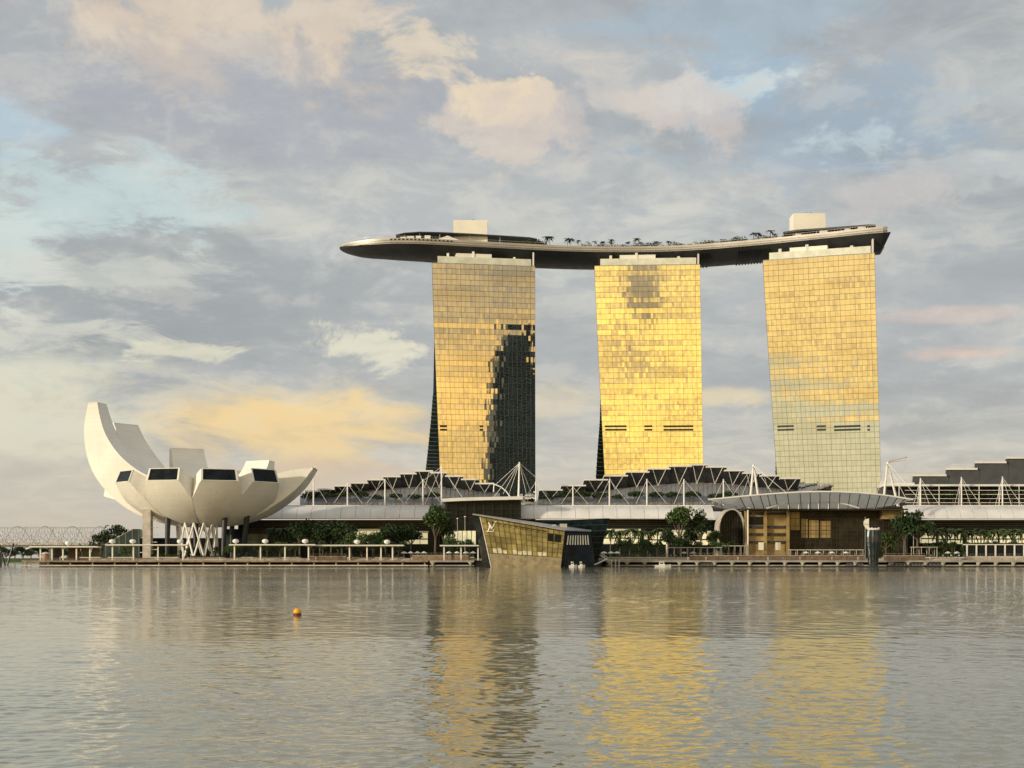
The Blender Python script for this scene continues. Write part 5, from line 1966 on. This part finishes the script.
w.build('white_crest', M['white'], vt)
MB().extrude([(cx - 0.3, zat(541, y)), (cx + 1.0, zat(541, y)), (cx + 1.2, zat(536, y)), (cx + 0.4, zat(534.5, y)), (cx - 0.6, zat(536, y))], y - 3.5, y - 2.9).build('front_niche', M['mullion'], vt)
pn = thing('pontoon', (cx, 618, 0), 'low dark pontoon carrying the vase-shaped tower', 'pontoon')
MB().box(cx - 7, cx + 7, 613, 624, -0.3, 0.38).build('float', M['rubber'], pn)
f_ = MB()
for k in range(6):
    f_.bar((cx - 6.6 + k * 2.6, 613.4, 0.38), (cx - 6.6 + k * 2.6, 613.4, 1.3), 0.08, n=5)
f_.build('rail_post', M['dark_metal'], pn)
# round white banner beside it
bn = thing('round_banner', (xat(867, 640), 640, D), 'pale rounded hanging banner left of the vase-shaped tower top', 'banner')
MB().bar((xat(865.2, 640), 640, D), (xat(865.2, 640), 640, zat(517, 640)), 0.15, n=6).build('pole', M['grey_metal'], bn)
MB().extrude([(xat(863.4, 640), zat(525, 640)), (xat(866, 640), zat(529, 640)), (xat(868.6, 640), zat(528.5, 640)), (xat(868.6, 640), zat(518.5, 640)), (xat(865, 640), zat(519.5, 640)), (xat(863.4, 640), zat(521.5, 640))], 639.3, 639.7).build('cloth', M['cream'], bn)
MB().box(xat(863.4, 640), xat(868.6, 640), 639.1, 639.297, zat(524.3, 640), zat(523.9, 640)).build('seam', M['grey_metal'], bn)

# floating pontoons and moored craft under the boardwalk
for k, (a, c, lab) in enumerate([(888, 906, 'dark floating pontoon just right of the vase-shaped tower'), (908, 924, 'second dark floating pontoon right of the vase-shaped tower'), (926, 943, 'third dark floating pontoon right of the vase-shaped tower'), (846, 864, 'dark floating pontoon left of the vase-shaped tower'), (700, 716, 'dark flat barge below the vaulted entrance')]):
    y = 620
    root = thing('pontoon', (xat((a + c) / 2, y), y, 0), lab, 'pontoon')
    x0, x1 = xat(a, y), xat(c, y)
    MB().extrude([(x0 + 0.5, -0.2), (x1 - 0.5, -0.2), (x1, 0.75), (x0, 0.75)], y, y + 3.2).build('float', M['rubber'], root)
    p_ = MB()
    for q in range(5):
        x = lerp(x0 + 0.5, x1 - 0.5, q / 4)
        p_.bar((x, y + 0.3, 0.75), (x, y + 0.3, 1.5), 0.06, n=5)
    p_.bar((x0 + 0.5, y + 0.3, 1.5), (x1 - 0.5, y + 0.3, 1.5), 0.05, n=5)
    p_.build('rail', M['grey_metal'], root)


def skiff(px0, px1, y, label, m='white'):
    x0, x1 = xat(px0, y), xat(px1, y)
    L = x1 - x0
    root = thing('motor_boat', ((x0 + x1) / 2, y, 0), label, 'boat')
    rings = []
    for k in range(9):
        t = k / 8
        w_ = 1.25 * math.sin(math.pi * min(1, 0.25 + 0.75 * (1 - t))) ** 0.5 if t > 0.6 else 1.2
        w_ = max(0.06, w_ * (1 - max(0, t - 0.6) / 0.42))
        x = x0 + L * t
        sh = 0.9 + 0.35 * t * t
        rings.append([(x, y - w_, sh), (x, y - w_ * 0.7, -0.15), (x, y + w_ * 0.7, -0.15), (x, y + w_, sh)])
    MB().loft(rings).build('hull', M[m], root)
    cb = MB().loft([[(x0 + L * 0.25, y - 0.8, 0.9), (x0 + L * 0.62, y - 0.8, 0.95), (x0 + L * 0.62, y + 0.8, 0.95), (x0 + L * 0.25, y + 0.8, 0.9)],
                    [(x0 + L * 0.28, y - 0.7, 2.3), (x0 + L * 0.52, y - 0.7, 2.3), (x0 + L * 0.52, y + 0.7, 2.3), (x0 + L * 0.28, y + 0.7, 2.3)]]).build('cabin', M[m], root)
    MB().box(x0 + L * 0.3, x0 + L * 0.5, y - 0.83, y - 0.76, 1.4, 2.0).build('window', M['dark_glass'], cb)
    MB().box(x0 + L * 0.22, x0 + L * 0.55, y - 0.9, y + 0.9, 2.303, 2.42).build('cabin_roof', M[m], root)
    return root


skiff(655, 671, 618, 'small white motor boat moored right of the gangway')
skiff(569, 577, 602 - 8, 'small white boat under the dark wing of the boutique')
skiff(578, 585, 602 - 7, 'tiny white boat at the right foot of the boutique')

# gangway between boutique and boardwalk
gw = thing('gangway', (xat(602, 624), 624, 0), 'white gangway sloping from the boardwalk to the foot of the boutique', 'gangway')
a, c = at(609.5, 561.0, 626.5), at(597.5, 553.8, 634)
m = MB()
for s in (0, 2.0):
    o_ = Vector((0, s, 0))
    m.bar(a + o_ + Vector((0, 0, 0.0)), c + o_, 0.32, n=4)
    m.bar(a + o_ + Vector((0, 0, 1.1)), c + o_ + Vector((0, 0, 1.1)), 0.14, n=4)
    for k in range(6):
        p_ = a.lerp(c, k / 5) + o_
        m.bar(p_, p_ + Vector((0, 0, 1.1)), 0.1, n=4)
m.build('truss', M['cream'], gw)
m = MB().bar(at(594, 564.8, 612), at(607, 559, 625.4), 0.3, n=4)
m.build('lower_ramp', M['cream'], gw)
MB().bar((a.x, a.y + 1, -1), (a.x, a.y + 1, a.z), 0.3, n=8).build('pile', M['pale_concrete'], gw)
for k, px in enumerate((611.5, 615.5, 619)):
    root = thing('mooring_pile', (xat(px, 621), 621, 0), f'{["left","middle","right"][k]} one of three pale mooring piles beside the gangway', 'mooring pile', 'mooring piles beside the gangway')
    MB().bar((xat(px, 621), 621, -2), (xat(px, 621), 621, zat(560.5, 621)), 0.32, n=10).build('post', M['pale_concrete'], root)
    MB().lathe([(0.4, 0), (0.4, 0.15), (0.05, 0.4)], 10, (xat(px, 621), 621, zat(560.5, 621))).build('cap', M['cream'], root)

# ------------------------------------------------------------------ bridges on the left
rb_ = thing('road_bridge', (xat(40, 800), 800, 0), 'low concrete road bridge crossing the water left of the museum', 'bridge')
x0, x1 = -420.0, xat(104, 800)
zt = zat(543.4, 800)
MB().box(x0, x1, 796, 816, zt - 2.0, zt - 1.1).build('girder', M['concrete'], rb_)
MB().box(x0, x1, 795.4, 816.6, zt - 1.097, zt - 0.6).build('deck', M['pale_concrete'], rb_)
MB().box(x0, x1, 795.5, 795.8, zt - 0.597, zt + 0.3).build('parapet', M['cream'], rb_)
for k in range(5):
    x = lerp(x0 + 20, x1 - 30, k / 4)
    MB().box(x - 1.2, x + 1.2, 799, 813, -2, zt - 2.003).build('pier', M['concrete'], rb_)
MB().box(x1 - 26, x1, 816.7, 824, 0.5, zt - 0.4).build('abutment', mat('pink_abutment', (0.36, 0.25, 0.21), 0.75), rb_)
hb = thing('truss_footbridge', (xat(40, 770), 770, 0), 'pale spiral-tube footbridge on the far left behind the jetty', 'footbridge')
y = 768
zc = zat(536.0, y)
rr = 5.3
x0, x1 = -420.0, xat(105, y)
MB().box(x0, x1, y - 2.6, y + 2.6, zc - 4.1, zc - 3.6).build('deck', M['pale_concrete'], hb)
for s, ph in ((1, 0.0), (-1, 1.1)):
    pts = []
    n = 260
    for k in range(n + 1):
        x = lerp(x0, x1, k / n)
        a_ = s * (x / 15.0 * 2 * math.pi) + ph
        pts.append(Vector((x, y + rr * math.cos(a_), zc + rr * math.sin(a_))))
    MB().tube(pts, 0.16, 5).build('spiral_tube', M['pale_steel'], hb)
st = MB()
k = x0
while k < x1:
    for q in range(5):
        a0 = k * 0.3 + q * 1.256
        st.bar((k, y + rr * math.cos(a0), zc + rr * math.sin(a0)), (k + 1.5, y + rr * math.cos(a0 + 2.4), zc + rr * math.sin(a0 + 2.4)), 0.09, n=4)
    k += 2.5
st.build('brace', M['pale_steel'], hb)
for (yy, zz) in ((y - rr * 0.5, zc + rr * 0.86), (y + rr * 0.5, zc + rr * 0.86)):
    MB().bar((x0, yy, zz), (x1, yy, zz), 0.16, n=5).build('chord', M['pale_steel'], hb)
for k in range(5):
    x = lerp(x0 + 10, x1 - 10, k / 4)
    m = MB()
    m.bar((x, y, -2), (x - 4, y, zc - 4.1), 0.5, n=8)
    m.bar((x, y, -2), (x + 4, y, zc - 4.1), 0.5, n=8)
    m.build('pier', M['dark_metal'], hb)

# ------------------------------------------------------------------ buoy
by_ = 4.0 * F / (615.2 - HOR)
bx_ = xat(297.3, by_)
bu = thing('buoy', (bx_, by_, 0), 'round yellow buoy with dark red waterline floating in the open bay', 'buoy')
MB().lathe([(0.05, -0.2), (0.26, -0.12), (0.29, 0.02), (0.29, 0.13)], 20, (bx_, by_, 0)).build('float', M['red'], bu, smooth=True)
MB().lathe([(0.27, 0.131), (0.28, 0.22), (0.255, 0.34), (0.19, 0.43), (0.08, 0.49), (0.01, 0.50)], 20, (bx_, by_, 0)).build('dome', M['yellow'], bu, smooth=True)
MB().bar((bx_, by_, 0.49), (bx_, by_, 0.60), 0.02, n=6).build('eye', M['dark_metal'], bu)

# ------------------------------------------------------------------ people strolling on the quay
def person_mesh(seed):
    rng = random.Random(seed)
    st_ = rng.uniform(0.12, 0.26)
    me = bpy.data.meshes.new('person')
    v = [(0, 0, 0.95), (0, 0, 1.2), (0, 0, 1.45), (0, 0, 1.56), (0, 0, 1.68),
         (-0.1, 0, 0.9), (-0.11, -st_ * 0.5, 0.48), (-0.11, -st_ * 0.3, 0.06), (-0.11, -st_ * 0.3 - 0.14, 0.03),
         (0.1, 0, 0.9), (0.11, st_ * 0.5, 0.48), (0.11, st_ * 0.9, 0.08), (0.11, st_ * 0.9 - 0.13, 0.03),
         (-0.19, 0, 1.41), (-0.24, 0.06, 1.13), (-0.23, -0.08, 0.88), (0.19, 0, 1.41), (0.24, 0.03, 1.13), (0.22, -0.12, 0.9)]
    e = [(0, 1), (1, 2), (2, 3), (3, 4), (0, 5), (5, 6), (6, 7), (7, 8), (0, 9), (9, 10), (10, 11), (11, 12), (2, 13), (13, 14), (14, 15), (2, 16), (16, 17), (17, 18)]
    rad = [0.14, 0.13, 0.13, 0.055, 0.105, 0.09, 0.06, 0.045, 0.04, 0.09, 0.06, 0.045, 0.04, 0.06, 0.045, 0.035, 0.06, 0.045, 0.035]
    me.from_pydata(v, e, [])
    o = bpy.data.objects.new('person_tmp', me)
    COL.objects.link(o)
    md = o.modifiers.new('skin', 'SKIN')
    for i, sv in enumerate(me.skin_vertices[0].data):
        sv.radius = (rad[i], rad[i])
        sv.use_root = (i == 0)
    o.modifiers.new('sub', 'SUBSURF').levels = 1
    dg = bpy.context.evaluated_depsgraph_get()
    out = bpy.data.meshes.new_from_object(o.evaluated_get(dg))
    bpy.data.objects.remove(o)
    out.name = 'person'
    return out


def cloth_mat(name, top, leg):
    m = bpy.data.materials.new(name)
    m.use_nodes = True
    b_ = NB(m.node_tree)
    z = b_.xyz(b_.n('ShaderNodeTexCoord').outputs['Object'])[2]
    c = b_.mix(b_.m('GREATER_THAN', z, 0.93), leg, top)
    c = b_.mix(b_.m('GREATER_THAN', z, 1.50), c, (0.33, 0.2, 0.14))
    c = b_.mix(b_.m('GREATER_THAN', z, 1.70), c, (0.015, 0.012, 0.01))
    b_.put(m.node_tree.nodes['Principled BSDF'].inputs['Base Color'], c)
    return m


CL = [('white shirt', (0.7, 0.7, 0.68), 'dark trousers', (0.03, 0.03, 0.04)), ('red shirt', (0.5, 0.06, 0.05), 'dark trousers', (0.03, 0.03, 0.04)),
      ('dark jacket', (0.03, 0.03, 0.035), 'blue jeans', (0.06, 0.09, 0.16)), ('pale blue shirt', (0.35, 0.45, 0.55), 'grey trousers', (0.15, 0.15, 0.15))]
pm = []
for k, (tn, tc, ln, lc) in enumerate(CL):
    me = person_mesh(k)
    me.materials.clear()
    me.materials.append(cloth_mat('clothes_' + tn.replace(' ', '_'), tc, lc))
    me.shade_smooth()
    pm.append(me)
for k, (px, y, nm) in enumerate([(86, 634, 'at the tip of the jetty'), (141, 633, 'on the jetty below the tall petal'), (196, 634, 'on the jetty before the diagrid'), (248, 632, 'on the jetty near the white shelter'), (331, 633, 'on the jetty before the left arcade'), (398, 634, 'at the right end of the jetty'),
                                 (447, 633, 'on the short boardwalk'), (627, 634, 'on the boardwalk by the gangway'), (641, 632, 'on the boardwalk below the clipped hedge'), (708, 633, 'on the boardwalk below the pergola'), (735, 634, 'on the boardwalk before the vaulted entrance'), (783, 632, 'on the boardwalk before the gold wall'), (812, 634, 'on the boardwalk before the glass hall'), (838, 633, 'on the boardwalk left of the vase-shaped tower'), (920, 632, 'on the boardwalk right of the vase-shaped tower'), (957, 634, 'on the boardwalk before the leafy hedge'), (1002, 633, 'on the boardwalk before the white-framed kiosk')]):
    i = k % 4
    o = bpy.data.objects.new('person', pm[i])
    COL.objects.link(o)
    o.location = (xat(px, y), y, D)
    o.rotation_euler = (0, 0, R_.choice((1.5, -1.5, 1.2, -1.9)))
    tag(o, f'person in {CL[i][0]} and {CL[i][2]} walking {nm}', 'person')

# groups of visitors on the upper promenade
grp = [('before the glass hall', [796, 801, 804, 809, 813, 819, 823, 828, 833, 839, 843, 850, 856], 657), ('before the lit shops of the central arcade', [624, 637, 650, 662, 671, 676, 688, 696, 702], 659),
       ('before the theatre shops', [432, 439, 446, 454, 463, 470], 653.5), ('before the shops of the left arcade', [322, 337, 352, 365, 378, 389, 397], 660), ('before the right arcade', [931, 943, 951, 959, 964], 655)]
for nm, pxs_, y in grp:
    for k, px in enumerate(pxs_):
        i = R_.randrange(4)
        yy = y + R_.uniform(-0.8, 0.8)
        o = bpy.data.objects.new('person', pm[i])
        COL.objects.link(o)
        o.location = (xat(px, yy), yy, G)
        o.rotation_euler = (0, 0, R_.uniform(0, 6.28))
        tag(o, f'{ORD[k]} person from the left {nm}', 'person', 'visitors ' + nm)
# low terrace walls and more planting between boardwalk and shops
def terrace(px0, px1, y, row, label, m='rail_brown'):
    x0, x1 = xat(px0, y), xat(px1, y)
    root = thing('terrace_wall', ((x0 + x1) / 2, y, D), label, 'wall')
    zt = zat(row, y)
    MB().box(x0, x1, y, y + 0.4, D + 0.003 + 0.0, zt).build('wall', M[m], root)
    MB().box(x0 - 0.1, x1 + 0.1, y - 0.15, y + 0.55, zt + 0.002, zt + 0.18).build('coping', M['pale_concrete'], root)
    n = int((x1 - x0) / 2.2)
    r = MB()
    for k in range(n + 1):
        x = lerp(x0, x1, k / n)
        r.bar((x, y + 0.2, zt + 0.18), (x, y + 0.2, zt + 1.1), 0.045, n=4)
    r.bar((x0, y + 0.2, zt + 1.1), (x1, y + 0.2, zt + 1.1), 0.05, n=4)
    r.build('guard_rail', M['grey_metal'], root)


terrace(690, 865, 648.5, 555.6, 'long dark timber terrace wall below the event pavilion')
terrace(412, 470, 648.5, 555.4, 'pinkish stone terrace wall left of the boutique', 'timber')
terrace(884, 925, 648.5, 555.8, 'dark terrace wall right of the vase-shaped tower')
terrace(966, 1024, 648.5, 556.4, 'pale low wall under the white-framed kiosk', 'pale_concrete')
terrace(310, 346, 648.5, 556.4, 'dark terrace wall below the dark trees right of the museum')
hedge(668, 690, 664, 1.5, 2.5, 'low hedge under the tall green tree')
hedge(346, 404, 675, 1.8, 3, 'long hedge at the foot of the left arcade shops')
hedge(446, 474, 672, 1.5, 2.5, 'hedge before the theatre shops')
hedge(236, 300, 672, 1.7, 3, 'long hedge behind the shelter right of the diagrid')
hedge(884, 908, 668, 1.8, 3, 'hedge at the right end of the gold-framed pavilion')
hedge(616, 668, 700, 1.6, 3, 'hedge at the foot of the central arcade shops')
hedge(970, 1030, 676, 1.6, 3, 'hedge behind the white-framed kiosk')

# young street trees spread along the quay
k = 0
for (a, c, n, y, top, where) in ((226, 300, 6, 664, 543, 'behind the shelter right of the diagrid'), (306, 404, 8, 662, 541, 'behind the long shelter'), (444, 474, 3, 664, 537, 'before the theatre shops'), (612, 664, 5, 668, 540, 'among the palms right of the boutique'), (670, 740, 6, 672, 540, 'behind the cream pergola'), (925, 1020, 8, 672, 540, 'below the palms of the right arcade')):
    for k in range(n):
        px = lerp(a, c, (k + 0.5) / n) + R_.uniform(-2.5, 2.5)
        tree_px('round' if R_.random() < 0.6 else 'wide', px, y + R_.uniform(-3, 3), G, top + R_.uniform(-3, 3), f'{ORD[k]} young tree from the left {where}', group='young trees ' + where, leaf=R_.choice(['leaf', 'leaf', 'dark_leaf']), variant=R_.randrange(3), wide=R_.uniform(0.9, 1.2), rot=R_.uniform(0, 6))

for k in range(26):
    px = (527 + 2.6 * k) if k < 6 else (600 + (k - 6) * 8.9 + R_.uniform(-3, 3))
    p = deck_point(px, 0.16 + 0.08 * R_.random(), RIMZ)
    tree('shrub', p.x, p.y, RIMZ, R_.uniform(2.8, 4.4), f'{ORD[k]} low bush from the left along the sky deck rail', group='low bushes along the sky deck rail', leaf='dark_leaf', variant=6 + k % 2, wide=2.0, rot=R_.uniform(0, 6))
